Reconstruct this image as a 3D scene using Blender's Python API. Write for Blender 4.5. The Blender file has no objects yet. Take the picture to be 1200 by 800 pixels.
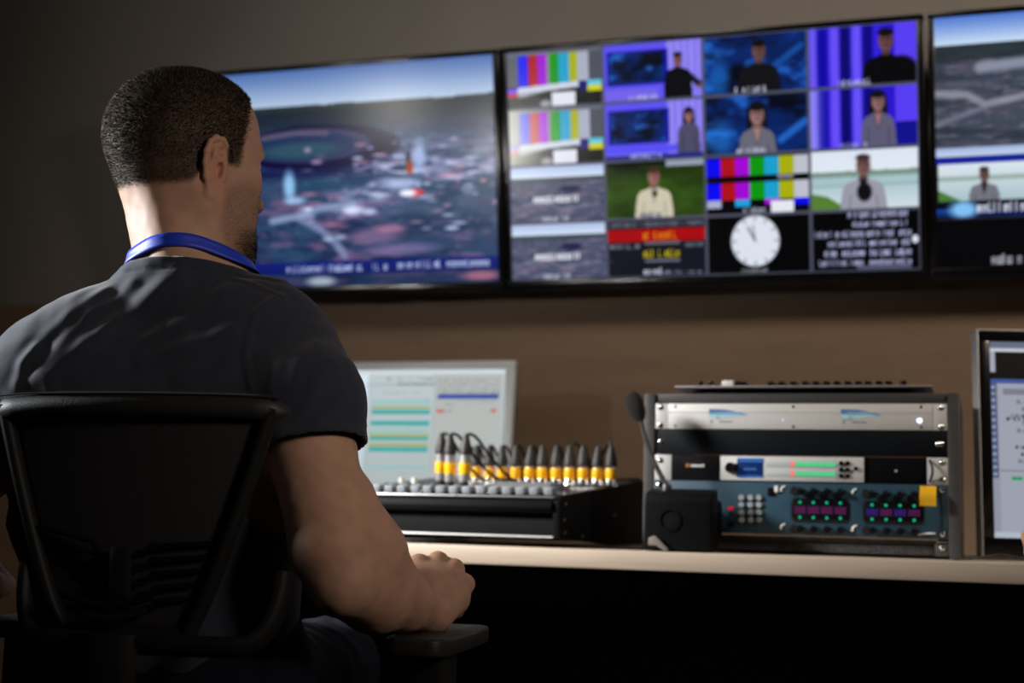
import bpy, bmesh, math, random
import numpy as np
from mathutils import Vector, Matrix

random.seed(7)
RNG = np.random.default_rng(11)
SC = bpy.context.scene
COL = SC.collection
PI = math.pi
R = math.radians

# ------------------------------------------------------------------ camera frame
CAM_H = 0.782
YAW, PITCH, ROLL = R(18.39), R(7.22), R(1.58)
FPX = 1667.0
_f = Vector((-math.sin(YAW) * math.cos(PITCH), math.cos(YAW) * math.cos(PITCH), math.sin(PITCH)))
_r0 = Vector((math.cos(YAW), math.sin(YAW), 0))
_u0 = _r0.cross(_f)
_r = _r0 * math.cos(ROLL) + _u0 * math.sin(ROLL)
_u = -_r0 * math.sin(ROLL) + _u0 * math.cos(ROLL)
CAM = Vector((0, 0, CAM_H))


def at(px, py, d):
    """A point of the room seen at photo position (px, py), d metres along the lens axis."""
    return CAM + (_f + _r * ((px - 600) / FPX) - _u * ((py - 400) / FPX)) * d


# ------------------------------------------------------------------ tagging
def tag(o, label=None, cat=None, group=None, kind=None):
    if label: o['label'] = label
    if cat: o['category'] = cat
    if group: o['group'] = group
    if kind: o['kind'] = kind
    return o


def empty(name, loc=(0, 0, 0), rz=0.0, rx=0.0):
    o = bpy.data.objects.new(name, None)
    o.empty_display_size = 0.05
    COL.objects.link(o)
    o.location = loc
    o.rotation_euler = (rx, 0, rz)
    return o


def link_mesh(name, me, mat, parent=None):
    o = bpy.data.objects.new(name, me)
    COL.objects.link(o)
    if mat is not None:
        for m in (mat if isinstance(mat, (list, tuple)) else [mat]):
            me.materials.append(m)
    if parent is not None:
        o.parent = parent
    return o


def copy_tree(o, parent=None):
    c = o.copy()
    COL.objects.link(c)
    if parent is not None:
        c.parent = parent
    for ch in list(o.children):
        copy_tree(ch, c)
    return c


# ------------------------------------------------------------------ materials
def lin(c):
    return tuple((x / 12.92 if x <= 0.04045 else ((x + 0.055) / 1.055) ** 2.4) for x in c)


def hexc(h):
    h = h.lstrip('#')
    return lin(tuple(int(h[i:i + 2], 16) / 255 for i in (0, 2, 4)))


def mat(name, col, rough=0.5, metal=0.0, spec=0.5, noise=None, bump=None, sheen=0, emit=None, coat=0, sub=0):
    """Procedural surface: colour broken by noise, optional bump."""
    m = bpy.data.materials.new(name)
    m.use_nodes = True
    nt = m.node_tree
    b = nt.nodes['Principled BSDF']
    b.inputs['Base Color'].default_value = (*col, 1)
    b.inputs['Roughness'].default_value = rough
    b.inputs['Metallic'].default_value = metal
    b.inputs['Specular IOR Level'].default_value = spec
    if sheen:
        b.inputs['Sheen Weight'].default_value = sheen
        b.inputs['Sheen Roughness'].default_value = 0.5
    if coat:
        b.inputs['Coat Weight'].default_value = coat
    if sub:
        b.inputs['Subsurface Weight'].default_value = sub
        b.inputs['Subsurface Radius'].default_value = (0.010, 0.004, 0.002)
        b.inputs['Subsurface Scale'].default_value = 0.6
    if emit:
        b.inputs['Emission Color'].default_value = (*emit[0], 1)
        b.inputs['Emission Strength'].default_value = emit[1]
    tc = nt.nodes.new('ShaderNodeTexCoord')
    if noise:
        scale, amt, stretch = noise
        mp = nt.nodes.new('ShaderNodeMapping')
        mp.inputs['Scale'].default_value = stretch
        n = nt.nodes.new('ShaderNodeTexNoise')
        n.inputs['Scale'].default_value = scale
        n.inputs['Detail'].default_value = 5
        mr = nt.nodes.new('ShaderNodeMapRange')
        mr.inputs['From Min'].default_value = 0.3
        mr.inputs['From Max'].default_value = 0.7
        mr.inputs['To Min'].default_value = 1 - amt
        mr.inputs['To Max'].default_value = 1 + amt
        mx = nt.nodes.new('ShaderNodeVectorMath')
        mx.operation = 'SCALE'
        mx.inputs[0].default_value = col
        nt.links.new(tc.outputs['Object'], mp.inputs[0])
        nt.links.new(mp.outputs[0], n.inputs['Vector'])
        nt.links.new(n.outputs['Fac'], mr.inputs['Value'])
        nt.links.new(mr.outputs[0], mx.inputs['Scale'])
        nt.links.new(mx.outputs[0], b.inputs['Base Color'])
    if bump:
        scale, strength, dist = bump
        n2 = nt.nodes.new('ShaderNodeTexNoise')
        n2.inputs['Scale'].default_value = scale
        n2.inputs['Detail'].default_value = 4
        bp = nt.nodes.new('ShaderNodeBump')
        bp.inputs['Strength'].default_value = strength
        bp.inputs['Distance'].default_value = dist
        nt.links.new(tc.outputs['Object'], n2.inputs['Vector'])
        nt.links.new(n2.outputs['Fac'], bp.inputs['Height'])
        nt.links.new(bp.outputs[0], b.inputs['Normal'])
    return m


def attr_mat(name, attr, rough=0.5, spec=0.5, emission=0.0, bump=None, sub=0, black_base=False, sheen=0):
    """Surface coloured by a colour attribute that the script computes."""
    m = bpy.data.materials.new(name)
    m.use_nodes = True
    nt = m.node_tree
    b = nt.nodes['Principled BSDF']
    a = nt.nodes.new('ShaderNodeVertexColor')
    a.layer_name = attr
    b.inputs['Roughness'].default_value = rough
    b.inputs['Specular IOR Level'].default_value = spec
    if sheen:
        b.inputs['Sheen Weight'].default_value = sheen
    if black_base:
        b.inputs['Base Color'].default_value = (0.004, 0.004, 0.005, 1)
    else:
        nt.links.new(a.outputs['Color'], b.inputs['Base Color'])
    if emission:
        nt.links.new(a.outputs['Color'], b.inputs['Emission Color'])
        b.inputs['Emission Strength'].default_value = emission
    if sub:
        b.inputs['Subsurface Weight'].default_value = sub
        b.inputs['Subsurface Radius'].default_value = (0.010, 0.004, 0.002)
        b.inputs['Subsurface Scale'].default_value = 0.5
    if bump:
        scale, strength, dist = bump
        tc = nt.nodes.new('ShaderNodeTexCoord')
        n2 = nt.nodes.new('ShaderNodeTexNoise')
        n2.inputs['Scale'].default_value = scale
        n2.inputs['Detail'].default_value = 4
        bp = nt.nodes.new('ShaderNodeBump')
        bp.inputs['Strength'].default_value = strength
        bp.inputs['Distance'].default_value = dist
        nt.links.new(tc.outputs['Object'], n2.inputs['Vector'])
        nt.links.new(n2.outputs['Fac'], bp.inputs['Height'])
        nt.links.new(bp.outputs[0], b.inputs['Normal'])
    return m


# ------------------------------------------------------------------ mesh builder
class MB:
    def __init__(self):
        self.bm = bmesh.new()

    def box(self, lo, hi, bevel=0.0, seg=2, rot=None, mi=0):
        lo, hi = Vector(lo), Vector(hi)
        c = (lo + hi) / 2
        s = hi - lo
        t = bmesh.new()
        bmesh.ops.create_cube(t, size=1)
        for v in t.verts:
            v.co = Vector((v.co.x * s.x, v.co.y * s.y, v.co.z * s.z))
        if bevel > 0:
            bmesh.ops.bevel(t, geom=list(t.edges), offset=min(bevel, min(abs(s.x), abs(s.y), abs(s.z)) * 0.49),
                            segments=seg, affect='EDGES', profile=0.5)
        for v in t.verts:
            p = v.co
            if rot is not None:
                p = rot @ p
            v.co = p + c
        self._merge(t, mi)
        return self

    def _merge(self, t, mi=0, smooth=True):
        t.normal_update()
        vm = {}
        for v in t.verts:
            vm[v] = self.bm.verts.new(v.co)
        for f in t.faces:
            try:
                g = self.bm.faces.new([vm[v] for v in f.verts])
                g.material_index = mi
                g.smooth = smooth
            except ValueError:
                pass
        t.free()

    def cyl(self, p0, p1, r0, r1=None, seg=16, cap=True, mi=0, bevel=0):
        p0, p1 = Vector(p0), Vector(p1)
        r1 = r0 if r1 is None else r1
        h = (p1 - p0).length
        if bevel:
            return self.lathe([(0, 0), (r0 - bevel, 0), (r0, bevel), (r1, h - bevel), (r1 - bevel, h), (0, h)], p0, p1 - p0, seg, mi)
        return self.lathe([(0, 0), (r0, 0), (r1, h), (0, h)] if cap else [(r0, 0), (r1, h)], p0, p1 - p0, seg, mi)

    def lathe(self, prof, origin=(0, 0, 0), axis=(0, 0, 1), seg=20, mi=0):
        q = Vector((0, 0, 1)).rotation_difference(Vector(axis).normalized())
        origin = Vector(origin)
        rings = []
        for r, z in prof:
            if r < 1e-7:
                rings.append([self.bm.verts.new(origin + q @ Vector((0, 0, z)))])
            else:
                rings.append([self.bm.verts.new(origin + q @ Vector((r * math.cos(2 * PI * k / seg), r * math.sin(2 * PI * k / seg), z)))
                              for k in range(seg)])
        for a, b in zip(rings, rings[1:]):
            for k in range(seg):
                k2 = (k + 1) % seg
                if len(a) == 1 and len(b) == 1:
                    continue
                if len(a) == 1:
                    vs = [a[0], b[k2], b[k]]
                elif len(b) == 1:
                    vs = [a[k], a[k2], b[0]]
                else:
                    vs = [a[k], a[k2], b[k2], b[k]]
                f = self.bm.faces.new(vs)
                f.smooth = True
                f.material_index = mi
        return self

    def tube(self, pts, r, seg=8, mi=0, taper=None, flat=None, cap=True):
        """Sweep along pts; flat=(wx, wz) gives an oval section in the frame of (side, up)."""
        pts = [Vector(p) for p in pts]
        n = len(pts)
        rings = []
        up = Vector((0, 0, 1))
        prev = None
        for i, p in enumerate(pts):
            t = (pts[min(i + 1, n - 1)] - pts[max(i - 1, 0)]).normalized()
            if prev is None:
                s = t.cross(up)
                if s.length < 1e-3:
                    s = t.cross(Vector((0, 1, 0)))
                s.normalize()
            else:
                s = (prev - t * prev.dot(t)).normalized()
            prev = s
            w = t.cross(s)
            rr = r if taper is None else taper[i]
            a, b = (1, 1) if flat is None else flat
            rings.append([self.bm.verts.new(p + s * (rr * a * math.cos(2 * PI * k / seg)) + w * (rr * b * math.sin(2 * PI * k / seg)))
                          for k in range(seg)])
        for x, y in zip(rings, rings[1:]):
            for k in range(seg):
                f = self.bm.faces.new([x[k], x[(k + 1) % seg], y[(k + 1) % seg], y[k]])
                f.smooth = True
                f.material_index = mi
        if cap:
            for rg in (rings[0][::-1], rings[-1]):
                f = self.bm.faces.new(rg)
                f.material_index = mi
        return self

    def prism(self, poly, axis, lo, hi, mi=0, bevel=0.0, seg=2):
        """Extrude a 2-D outline along axis x / y / z."""
        def P(a, b, h):
            return {'x': (h, a, b), 'y': (a, h, b), 'z': (a, b, h)}[axis]
        t = bmesh.new()
        A = [t.verts.new(P(a, b, lo)) for a, b in poly]
        B = [t.verts.new(P(a, b, hi)) for a, b in poly]
        t.faces.new(A)
        t.faces.new(B[::-1])
        n = len(poly)
        for i in range(n):
            t.faces.new([A[i], B[i], B[(i + 1) % n], A[(i + 1) % n]])
        bmesh.ops.recalc_face_normals(t, faces=list(t.faces))
        if bevel:
            bmesh.ops.bevel(t, geom=list(t.edges), offset=bevel, segments=seg, affect='EDGES', profile=0.5)
        self._merge(t, mi)
        return self

    def sphere(self, c, r, mi=0, sx=1, sy=1, sz=1, u=16, v=10):
        t = bmesh.new()
        bmesh.ops.create_uvsphere(t, u_segments=u, v_segments=v, radius=r)
        for w in t.verts:
            w.co = Vector((w.co.x * sx, w.co.y * sy, w.co.z * sz)) + Vector(c)
        self._merge(t, mi)
        return self

    def build(self, name, m, parent=None, angle=40, mw=None):
        me = bpy.data.meshes.new(name)
        bmesh.ops.recalc_face_normals(self.bm, faces=list(self.bm.faces))
        for f in self.bm.faces:
            f.smooth = True
        if mw is not None:
            self.bm.transform(mw)
        self.bm.to_mesh(me)
        self.bm.free()
        me.set_sharp_from_angle(angle=R(angle))
        return link_mesh(name, me, m, parent)


def mesh_from_arrays(name, V, Fq, m, parent=None, smooth=True):
    me = bpy.data.meshes.new(name)
    me.vertices.add(len(V))
    me.vertices.foreach_set('co', np.asarray(V, np.float32).ravel())
    k = Fq.shape[1]
    me.loops.add(Fq.size)
    me.loops.foreach_set('vertex_index', Fq.astype(np.int32).ravel())
    me.polygons.add(len(Fq))
    me.polygons.foreach_set('loop_start', np.arange(0, Fq.size, k, dtype=np.int32))
    me.polygons.foreach_set('loop_total', np.full(len(Fq), k, dtype=np.int32))
    me.update(calc_edges=True)
    me.validate()
    if smooth:
        me.polygons.foreach_set('use_smooth', np.ones(len(me.polygons), dtype=bool))
    return link_mesh(name, me, m, parent)


def set_colors(o, name, C):
    a = o.data.color_attributes.new(name, 'FLOAT_COLOR', 'POINT')
    C4 = np.ones((len(C), 4), np.float32)
    C4[:, :3] = C
    a.data.foreach_set('color', C4.ravel())


def jig(a):
    return random.uniform(-a, a)
# ================================================================== the room
M = {}
M['wall_upper'] = mat('grey_wall_paint', (0.225, 0.205, 0.187), 0.85, noise=(3, .05, (1, 1, 1)), bump=(220, .08, .002))
M['wall_lower'] = mat('brown_wall_covering', (0.205, 0.137, 0.088), 0.7, noise=(5, .07, (1, 1, 6)), bump=(160, .08, .002))
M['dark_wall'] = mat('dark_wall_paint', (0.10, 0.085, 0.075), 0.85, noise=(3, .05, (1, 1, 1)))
M['floor'] = mat('dark_carpet', (0.025, 0.023, 0.022), 0.95, noise=(90, .3, (1, 1, 1)), bump=(400, .3, .004))
M['ceiling'] = mat('ceiling_paint', (0.12, 0.115, 0.11), 0.9, noise=(3, .05, (1, 1, 1)))
RX0, RX1, RY0, RY1, RZ1 = -4.4, 2.6, -2.6, 3.30, 2.75


def struct(o):
    o['kind'] = 'structure'
    return o


mb = MB()
mb.box((RX0, RY1, 0), (RX1, RY1 + .12, 1.345), mi=1)
mb.box((RX0, RY1, 1.345), (RX1, RY1 + .12, RZ1), mi=0)
struct(mb.build('wall_back', [M['wall_upper'], M['wall_lower']]))
struct(MB().box((RX0 - .12, RY0, 0), (RX0, RY1 + .12, RZ1)).build('wall_left', M['dark_wall']))
struct(MB().box((RX1, RY0, 0), (RX1 + .12, RY1 + .12, RZ1)).build('wall_right', M['dark_wall']))
struct(MB().box((RX0 - .12, RY0 - .12, 0), (RX1 + .12, RY0, RZ1)).build('wall_front', M['dark_wall']))
struct(MB().box((RX0 - .12, RY0 - .12, -.1), (RX1 + .12, RY1 + .12, 0)).build('floor', M['floor']))
struct(MB().box((RX0 - .12, RY0 - .12, RZ1), (RX1 + .12, RY1 + .12, RZ1 + .1)).build('ceiling', M['ceiling']))

# ================================================================== materials in use
M['desk_wood'] = mat('pale_oak_laminate', (0.37, 0.305, 0.243), 0.45, noise=(6, .08, (1, 18, 18)))
M['black_plastic'] = mat('black_plastic', (0.010, 0.010, 0.011), 0.42, bump=(900, .05, .0005))
M['console_black'] = mat('console_black_coating', (0.0036, 0.0039, 0.0045), 0.55, spec=.06, bump=(800, .05, .0005))
M['black_gloss'] = mat('black_glossy_plastic', (0.006, 0.006, 0.007), 0.18)
M['black_rubber'] = mat('black_rubber', (0.014, 0.014, 0.015), 0.55, noise=(60, .1, (1, 1, 1)))
M['black_metal'] = mat('black_painted_steel', (0.012, 0.013, 0.015), 0.4, metal=0.0, bump=(700, .08, .0006))
M['grey_laminate'] = mat('charcoal_laminate', (0.050, 0.050, 0.053), 0.5, noise=(14, .12, (1, 1, 12)))
M['silver'] = mat('brushed_aluminium', (0.80, 0.81, 0.82), 0.38, metal=0.25, noise=(10, .05, (1, 1, 60)))
M['silver_paint'] = mat('silver_painted_metal', (0.60, 0.62, 0.63), 0.42, metal=0.15)
M['chrome'] = mat('nickel_plated_steel', (0.85, 0.87, 0.88), 0.16, metal=1.0)
M['rail_metal'] = mat('galvanised_rail', (0.42, 0.45, 0.46), 0.36, metal=0.8)
M['blue_panel'] = mat('petrol_blue_enamel', (0.020, 0.058, 0.092), 0.4, noise=(8, .06, (1, 1, 1)))
M['grey_key'] = mat('grey_rubber_key', (0.30, 0.32, 0.34), 0.5)
M['fader_grey'] = mat('grey_fader_plastic', (0.17, 0.195, 0.22), 0.4)
M['yellow'] = mat('yellow_plastic_ring', (0.86, 0.44, 0.006), 0.32)
M['sticky'] = mat('yellow_paper', (1.0, 0.60, 0.012), 0.8)
M['white_plastic'] = mat('white_plastic', (0.75, 0.76, 0.74), 0.4)
M['mixer_top'] = mat('graphite_console_panel', (0.060, 0.064, 0.070), 0.45, noise=(30, .1, (1, 1, 1)))
M['label_strip'] = mat('pale_label_strip', (0.50, 0.53, 0.56), 0.5)
M['red_led'] = mat('red_led', (0.2, 0.0, 0.01), 0.3, emit=((1.0, 0.02, 0.08), 0.35))
M['pink_led'] = mat('lit_pink_key', (0.4, 0.05, 0.08), 0.3, emit=((1.0, 0.12, 0.2), 0.5))
M['teal_led'] = mat('lit_teal_collar', (0.02, 0.3, 0.25), 0.3, emit=((0.05, 0.8, 0.6), 0.35))
M['green_led'] = mat('green_led', (0.0, 0.15, 0.08), 0.3, emit=((0.0, 0.62, 0.34), 0.5))
M['white_led'] = mat('blue_white_led', (0.6, 0.7, 1), 0.3, emit=((0.70, 0.78, 1.0), 2.2))
M['violet_led'] = mat('dim_violet_led', (0.5, 0.5, 0.8), 0.3, emit=((0.55, 0.5, 1.0), 0.7))
M['gap_black'] = mat('dark_recess', (0.003, 0.003, 0.003), 0.9)

# ================================================================== desk
DZ = 0.74
DY = 2.305
desk = empty('control_desk', (-0.6, DY, 0))
tag(desk, 'long pale oak desk with black underside carrying the mixer, monitors and rack', 'desk')
MB().box((-1.0, 0, DZ - .031), (2.1, .955, DZ), .0025).build('desktop', M['desk_wood'], desk)
MB().box((-.95, .62, .06), (2.05, .64, DZ - .031)).build('modesty_panel', M['black_metal'], desk)
for x in (-.98, 1.15, 2.0):
    mb = MB()
    mb.box((x, .10, .02), (x + .04, .90, DZ - .031), .002)
    l = mb.build('leg', M['black_metal'], desk)
    for y in (.16, .84):
        MB().cyl((x + .02, y, 0), (x + .02, y, .022), .018).build('levelling_foot', M['black_rubber'], l)
MB().box((-.94, .12, DZ - .10), (2.0, .14, DZ - .031)).build('cable_tray', M['black_metal'], desk)
# ================================================================== pictures shown on the screens
def vnoise(h, w, cells, seed, octaves=4, aspect=1.0):
    g = np.random.default_rng(seed)
    out = np.zeros((h, w))
    amp, tot = 1.0, 0.0
    for o in range(octaves):
        cx = max(2, int(cells * 2 ** o))
        cy = max(2, int(cells * 2 ** o / aspect))
        t = g.random((cy + 2, cx + 2))
        y = np.linspace(0, cy, h, endpoint=False)
        x = np.linspace(0, cx, w, endpoint=False)
        yi, xi = y.astype(int), x.astype(int)
        fy, fx = (y - yi)[:, None], (x - xi)[None, :]
        fy, fx = fy * fy * (3 - 2 * fy), fx * fx * (3 - 2 * fx)
        a = t[yi][:, xi]; b = t[yi][:, xi + 1]; c = t[yi + 1][:, xi]; d = t[yi + 1][:, xi + 1]
        out += amp * ((a * (1 - fx) + b * fx) * (1 - fy) + (c * (1 - fx) + d * fx) * fy)
        tot += amp
        amp *= 0.55
    return out / tot


class Canvas:
    def __init__(self, w, h, col=(0, 0, 0)):
        self.w, self.h = w, h
        self.a = np.zeros((h, w, 3)) + np.array(col)
        self.U, self.V = np.meshgrid((np.arange(w) + .5) / w, (np.arange(h) + .5) / h)

    def sub(self, u0, v0, u1, v1):
        """A view onto one tile of the picture."""
        x0, x1, y0, y1 = round(u0 * self.w), round(u1 * self.w), round(v0 * self.h), round(v1 * self.h)
        c = Canvas.__new__(Canvas)
        c.w, c.h = x1 - x0, y1 - y0
        c.a = self.a[y0:y1, x0:x1]
        c.U, c.V = np.meshgrid((np.arange(c.w) + .5) / c.w, (np.arange(c.h) + .5) / c.h)
        return c

    def mix(self, m, col):
        m = np.clip(m, 0, 1)[..., None]
        self.a[:] = self.a * (1 - m) + np.asarray(col) * m

    def rect(self, u0, v0, u1, v1, col, k=1.0):
        self.mix(k * ((self.U >= u0) & (self.U < u1) & (self.V >= v0) & (self.V < v1)), col)

    def ell(self, u, v, ru, rv, col, soft=.15, k=1.0, rot=0):
        du, dv = self.U - u, self.V - v
        if rot:
            asp = self.h / self.w
            c, s = math.cos(rot), math.sin(rot)
            du, dv = du * c + dv * asp * s, (-du * s + dv * asp * c) / asp
        d = np.sqrt((du / ru) ** 2 + (dv / rv) ** 2)
        self.mix(k * np.clip((1 - d) / soft + .5, 0, 1), col)

    def ring(self, u, v, ru, rv, th, col, k=1.0):
        d = np.sqrt(((self.U - u) / ru) ** 2 + ((self.V - v) / rv) ** 2)
        self.mix(k * np.clip((th - abs(d - 1)) / (th * .4), 0, 1), col)

    def line(self, pts, wd, col, k=1.0):
        asp = self.h / self.w
        best = np.full(self.U.shape, 9.0)
        for (a, b), (c, d) in zip(pts, pts[1:]):
            ex, ey = c - a, (d - b) * asp
            px, py = self.U - a, (self.V - b) * asp
            t = np.clip((px * ex + py * ey) / (ex * ex + ey * ey + 1e-9), 0, 1)
            best = np.minimum(best, np.hypot(px - t * ex, py - t * ey))
        self.mix(k * np.clip(1.5 - best / wd, 0, 1), col)

    def poly(self, pts, col, k=1.0):
        inside = np.zeros(self.U.shape, bool)
        n = len(pts)
        for i in range(n):
            (x0, y0), (x1, y1) = pts[i], pts[(i + 1) % n]
            cond = ((y0 > self.V) != (y1 > self.V))
            with np.errstate(divide='ignore', invalid='ignore'):
                xs = (x1 - x0) * (self.V - y0) / ((y1 - y0) if y1 != y0 else 1e-9) + x0
            inside ^= cond & (self.U < xs)
        self.mix(k * inside, col)

    def grad(self, u0, v0, u1, v1, c0, c1, vertical=True):
        m = ((self.U >= u0) & (self.U < u1) & (self.V >= v0) & (self.V < v1))
        t = np.clip((self.V - v0) / (v1 - v0) if vertical else (self.U - u0) / (u1 - u0), 0, 1)[..., None]
        c = np.asarray(c0) * (1 - t) + np.asarray(c1) * t
        self.a[m] = c[m]

    def script(self, u0, v0, u1, v1, col, seed, k=1.0, gap=.16):
        """A line of small unreadable lettering: stems, bowls and word gaps."""
        g = random.Random(seed)
        hgt = v1 - v0
        cw = hgt * self.h / self.w * .50
        u = u0
        while u < u1 - cw * .5:
            if g.random() < gap:
                u += cw * .8
                continue
            s = cw * .30
            kind = g.randrange(5)
            self.rect(u, v0 + (0 if kind in (0, 3) else hgt * .25), u + s, v1, col, k)
            if kind in (1, 2, 4):
                self.rect(u, v0 + hgt * .25, u + cw * .8, v0 + hgt * .45, col, k)
                self.rect(u + cw * .55, v0 + hgt * .25, u + cw * .8, v1, col, k)
            if kind in (2, 3):
                self.rect(u, v1 - hgt * .2, u + cw * .8, v1, col, k)
            if kind == 4:
                self.rect(u, v0 + hgt * .55, u + cw * .8, v0 + hgt * .72, col, k)
            u += cw


def presenter(c, u, v, s, suit, skin, hair, shirt=None, long_hair=False, lean=0.0):
    """Head-and-shoulders figure; s = head height in tile fractions."""
    asp = c.h / c.w
    hw = s * asp * .37
    dk = lambda col, f: tuple(x * f for x in col)
    if long_hair:
        c.ell(u, v - s * .02, hw * 1.35, s * .66, hair, .2)
        c.ell(u - hw * .9, v + s * .45, hw * .55, s * .45, hair, .4)
        c.ell(u + hw * .9, v + s * .45, hw * .55, s * .45, hair, .4)
    top, sh, bt = v + s * .62, v + s * .98, 1.02
    w1 = hw * (2.35 if long_hair else 2.75)
    c.poly([(u - hw * .55, top), (u - hw * 1.1, top + s * .13), (u - w1 * .80, sh - s * .10), (u - w1, sh + s * .14), (u - w1 * 1.10, sh + s * .75), (u - w1 * 1.16, bt),
            (u + w1 * 1.16, bt), (u + w1 * 1.10, sh + s * .75), (u + w1, sh + s * .14), (u + w1 * .80, sh - s * .10), (u + hw * 1.1, top + s * .13), (u + hw * .55, top)], suit)
    c.line([(u - w1 * .62, sh + s * .55), (u - w1 * .70, bt)], .006, dk(suit, .6), .7)
    c.line([(u + w1 * .62, sh + s * .55), (u + w1 * .70, bt)], .006, dk(suit, .6), .7)
    if shirt is not None:
        c.poly([(u - hw * .62, top - s * .02), (u + hw * .62, top - s * .02), (u + hw * .25, v + s * 1.3), (u, v + s * 1.55), (u - hw * .25, v + s * 1.3)], shirt)
        c.line([(u - hw * .66, top), (u, v + s * 1.6)], .006, dk(suit, .75), .7)
        c.line([(u + hw * .66, top), (u, v + s * 1.6)], .006, dk(suit, .75), .7)
    c.rect(u - hw * .5, v + s * .3, u + hw * .5, v + s * .72, dk(skin, .72))
    c.ell(u, v + s * .02, hw * .93, s * .50, skin, .18)
    c.ell(u + hw * .55, v + s * .05, hw * .45, s * .42, dk(skin, .78), .9, .6)
    c.ell(u, v - s * .36, hw * .98, s * .20, hair, .35)
    c.ell(u - hw * .38, v - s * .05, hw * .30, s * .055, dk(skin, .42), .6, .8)
    c.ell(u + hw * .38, v - s * .05, hw * .30, s * .055, dk(skin, .42), .6, .8)
    c.ell(u, v + s * .10, hw * .16, s * .12, dk(skin, .80), .8, .7)
    c.ell(u, v + s * .25, hw * .34, s * .045, dk(skin, .55), .6, .8)


BLU, RED, MAG, GRN, CYA, YEL, WHT = (.02, .02, .93), (.68, .06, .10), (.62, .02, .82), (.04, .58, .06), (.10, .62, .80), (.66, .68, .05), (.66, .68, .76)


def aerial(c, seed, horizon=.16, blue=.0):
    """Town seen from the air: sky, dark ridge, fields, roofs and roads."""
    h, w = c.h, c.w
    n1 = vnoise(h, w, 5, seed, 5, 1.0)
    n2 = vnoise(h, w, 12, seed + 1, 4, .45)
    n3 = vnoise(h, w, 30, seed + 2, 3, .5)
    base = np.stack([.20 + .20 * n1, .25 + .20 * n1, .36 + .20 * n1], -1)
    c.a[:] = base
    c.mix(np.clip((n2 - .52) * 6, 0, 1) * .75, (.13, .17, .27))
    c.mix(np.clip((.42 - n2) * 7, 0, 1) * .7, (.28, .40, .42))
    town = np.clip((n3 - .56) * 9, 0, 1) * np.clip((c.V - .26) * 5, 0, 1)
    c.mix(town * .62, (.68, .62, .70))
    c.mix(np.clip((vnoise(h, w, 24, seed + 5, 3, .6) - .63) * 12, 0, 1) * np.clip((c.V - .3) * 5, 0, 1) * .6, (.62, .36, .44))
    c.grad(0, 0, 1, horizon + .03, (.30, .43, .68), (.78, .85, .93))
    ridge = horizon + .02 * (n1 - .5)
    m = (c.V > ridge) & (c.V < horizon + .09)
    c.mix(m * np.clip((horizon + .10 - c.V) * 16, 0, 1), (.13, .17, .19))


# ---- left wall screen: one large aerial picture with a ticker
PW, PH = 440, 250
pa = Canvas(PW, PH)
aerial(pa, 31, .165)
q1 = vnoise(PH, PW, 7, 201, 5, .35)
q2 = vnoise(PH, PW, 13, 203, 5, .40)
q3 = vnoise(PH, PW, 26, 205, 4, .45)
land = np.clip((pa.V - .19) * 12, 0, 1)
pa.mix(land, (.235, .285, .385))
pa.mix(land * np.clip((q1 - .50) * 7, 0, 1) * .85, (.13, .185, .29))
pa.mix(land * np.clip((.47 - q2) * 7, 0, 1) * .60, (.22, .34, .42))
pa.mix(land * np.clip((q3 - .60) * 9, 0, 1) * .55, (.10, .15, .23))
town_ = np.exp(-((pa.V - .50 - .16 * (pa.U - .7)) / .17) ** 2) * np.clip((pa.U - .34) * 3, .25, 1)
pa.mix(land * town_ * np.clip((q2 - .46) * 6, 0, 1) * .80, (.60, .58, .68))
pa.mix(land * town_ * np.clip((q3 - .55) * 9, 0, 1) * .75, (.84, .82, .88))
pa.mix(land * np.clip((pa.V - .40) * 4, 0, 1) * np.clip((vnoise(PH, PW, 18, 207, 4, .45) - .585) * 10, 0, 1) * .60, (.56, .40, .50))
pa.mix(np.exp(-((pa.V - .235) / .055) ** 2) * (pa.V > .17) * .85, (.16, .20, .235))
pa.mix(np.exp(-((pa.V - .66) / .10) ** 2) * np.clip((pa.U - .62) * 5, 0, 1) * .70, (.20, .29, .36))
pa.ell(.50, .362, .236, .104, (.095, .09, .235), .09)
pa.ell(.470, .350, .186, .076, (.46, .43, .50), .12, .55)
pa.ell(.452, .352, .170, .066, (.17, .235, .345), .2)
pa.ell(.455, .370, .115, .036, (.235, .345, .385), .6, .9)
pa.line([(.34, .305), (.44, .29), (.53, .298)], .006, (.48, .40, .44), .7)
pa.mix(np.exp(-((pa.V - .475) / .030) ** 2) * (pa.U < .66) * (pa.U > .30) * .85, (.11, .14, .29))
pa.mix(np.exp(-((pa.V - .530) / .030) ** 2 - ((pa.U - .52) / .12) ** 2) * .7, (.15, .30, .37))
pa.line([(.36, .690), (.43, .675), (.50, .640), (.60, .630)], .009, (.60, .63, .71), .8)
pa.line([(.44, .680), (.50, .735), (.545, .80), (.57, .86)], .010, (.55, .57, .66), .75)
gq = np.random.default_rng(44)
for q in range(70):
    u_, v_ = gq.uniform(.40, 1.0), np.clip(gq.normal(.56, .13), .36, .86)
    cc = [(.88, .87, .92), (.74, .62, .70), (.80, .56, .60), (.70, .72, .80)][gq.integers(4)]
    pa.ell(u_, v_, gq.uniform(.006, .022), gq.uniform(.004, .011), cc, .9, gq.uniform(.35, .8))
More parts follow.
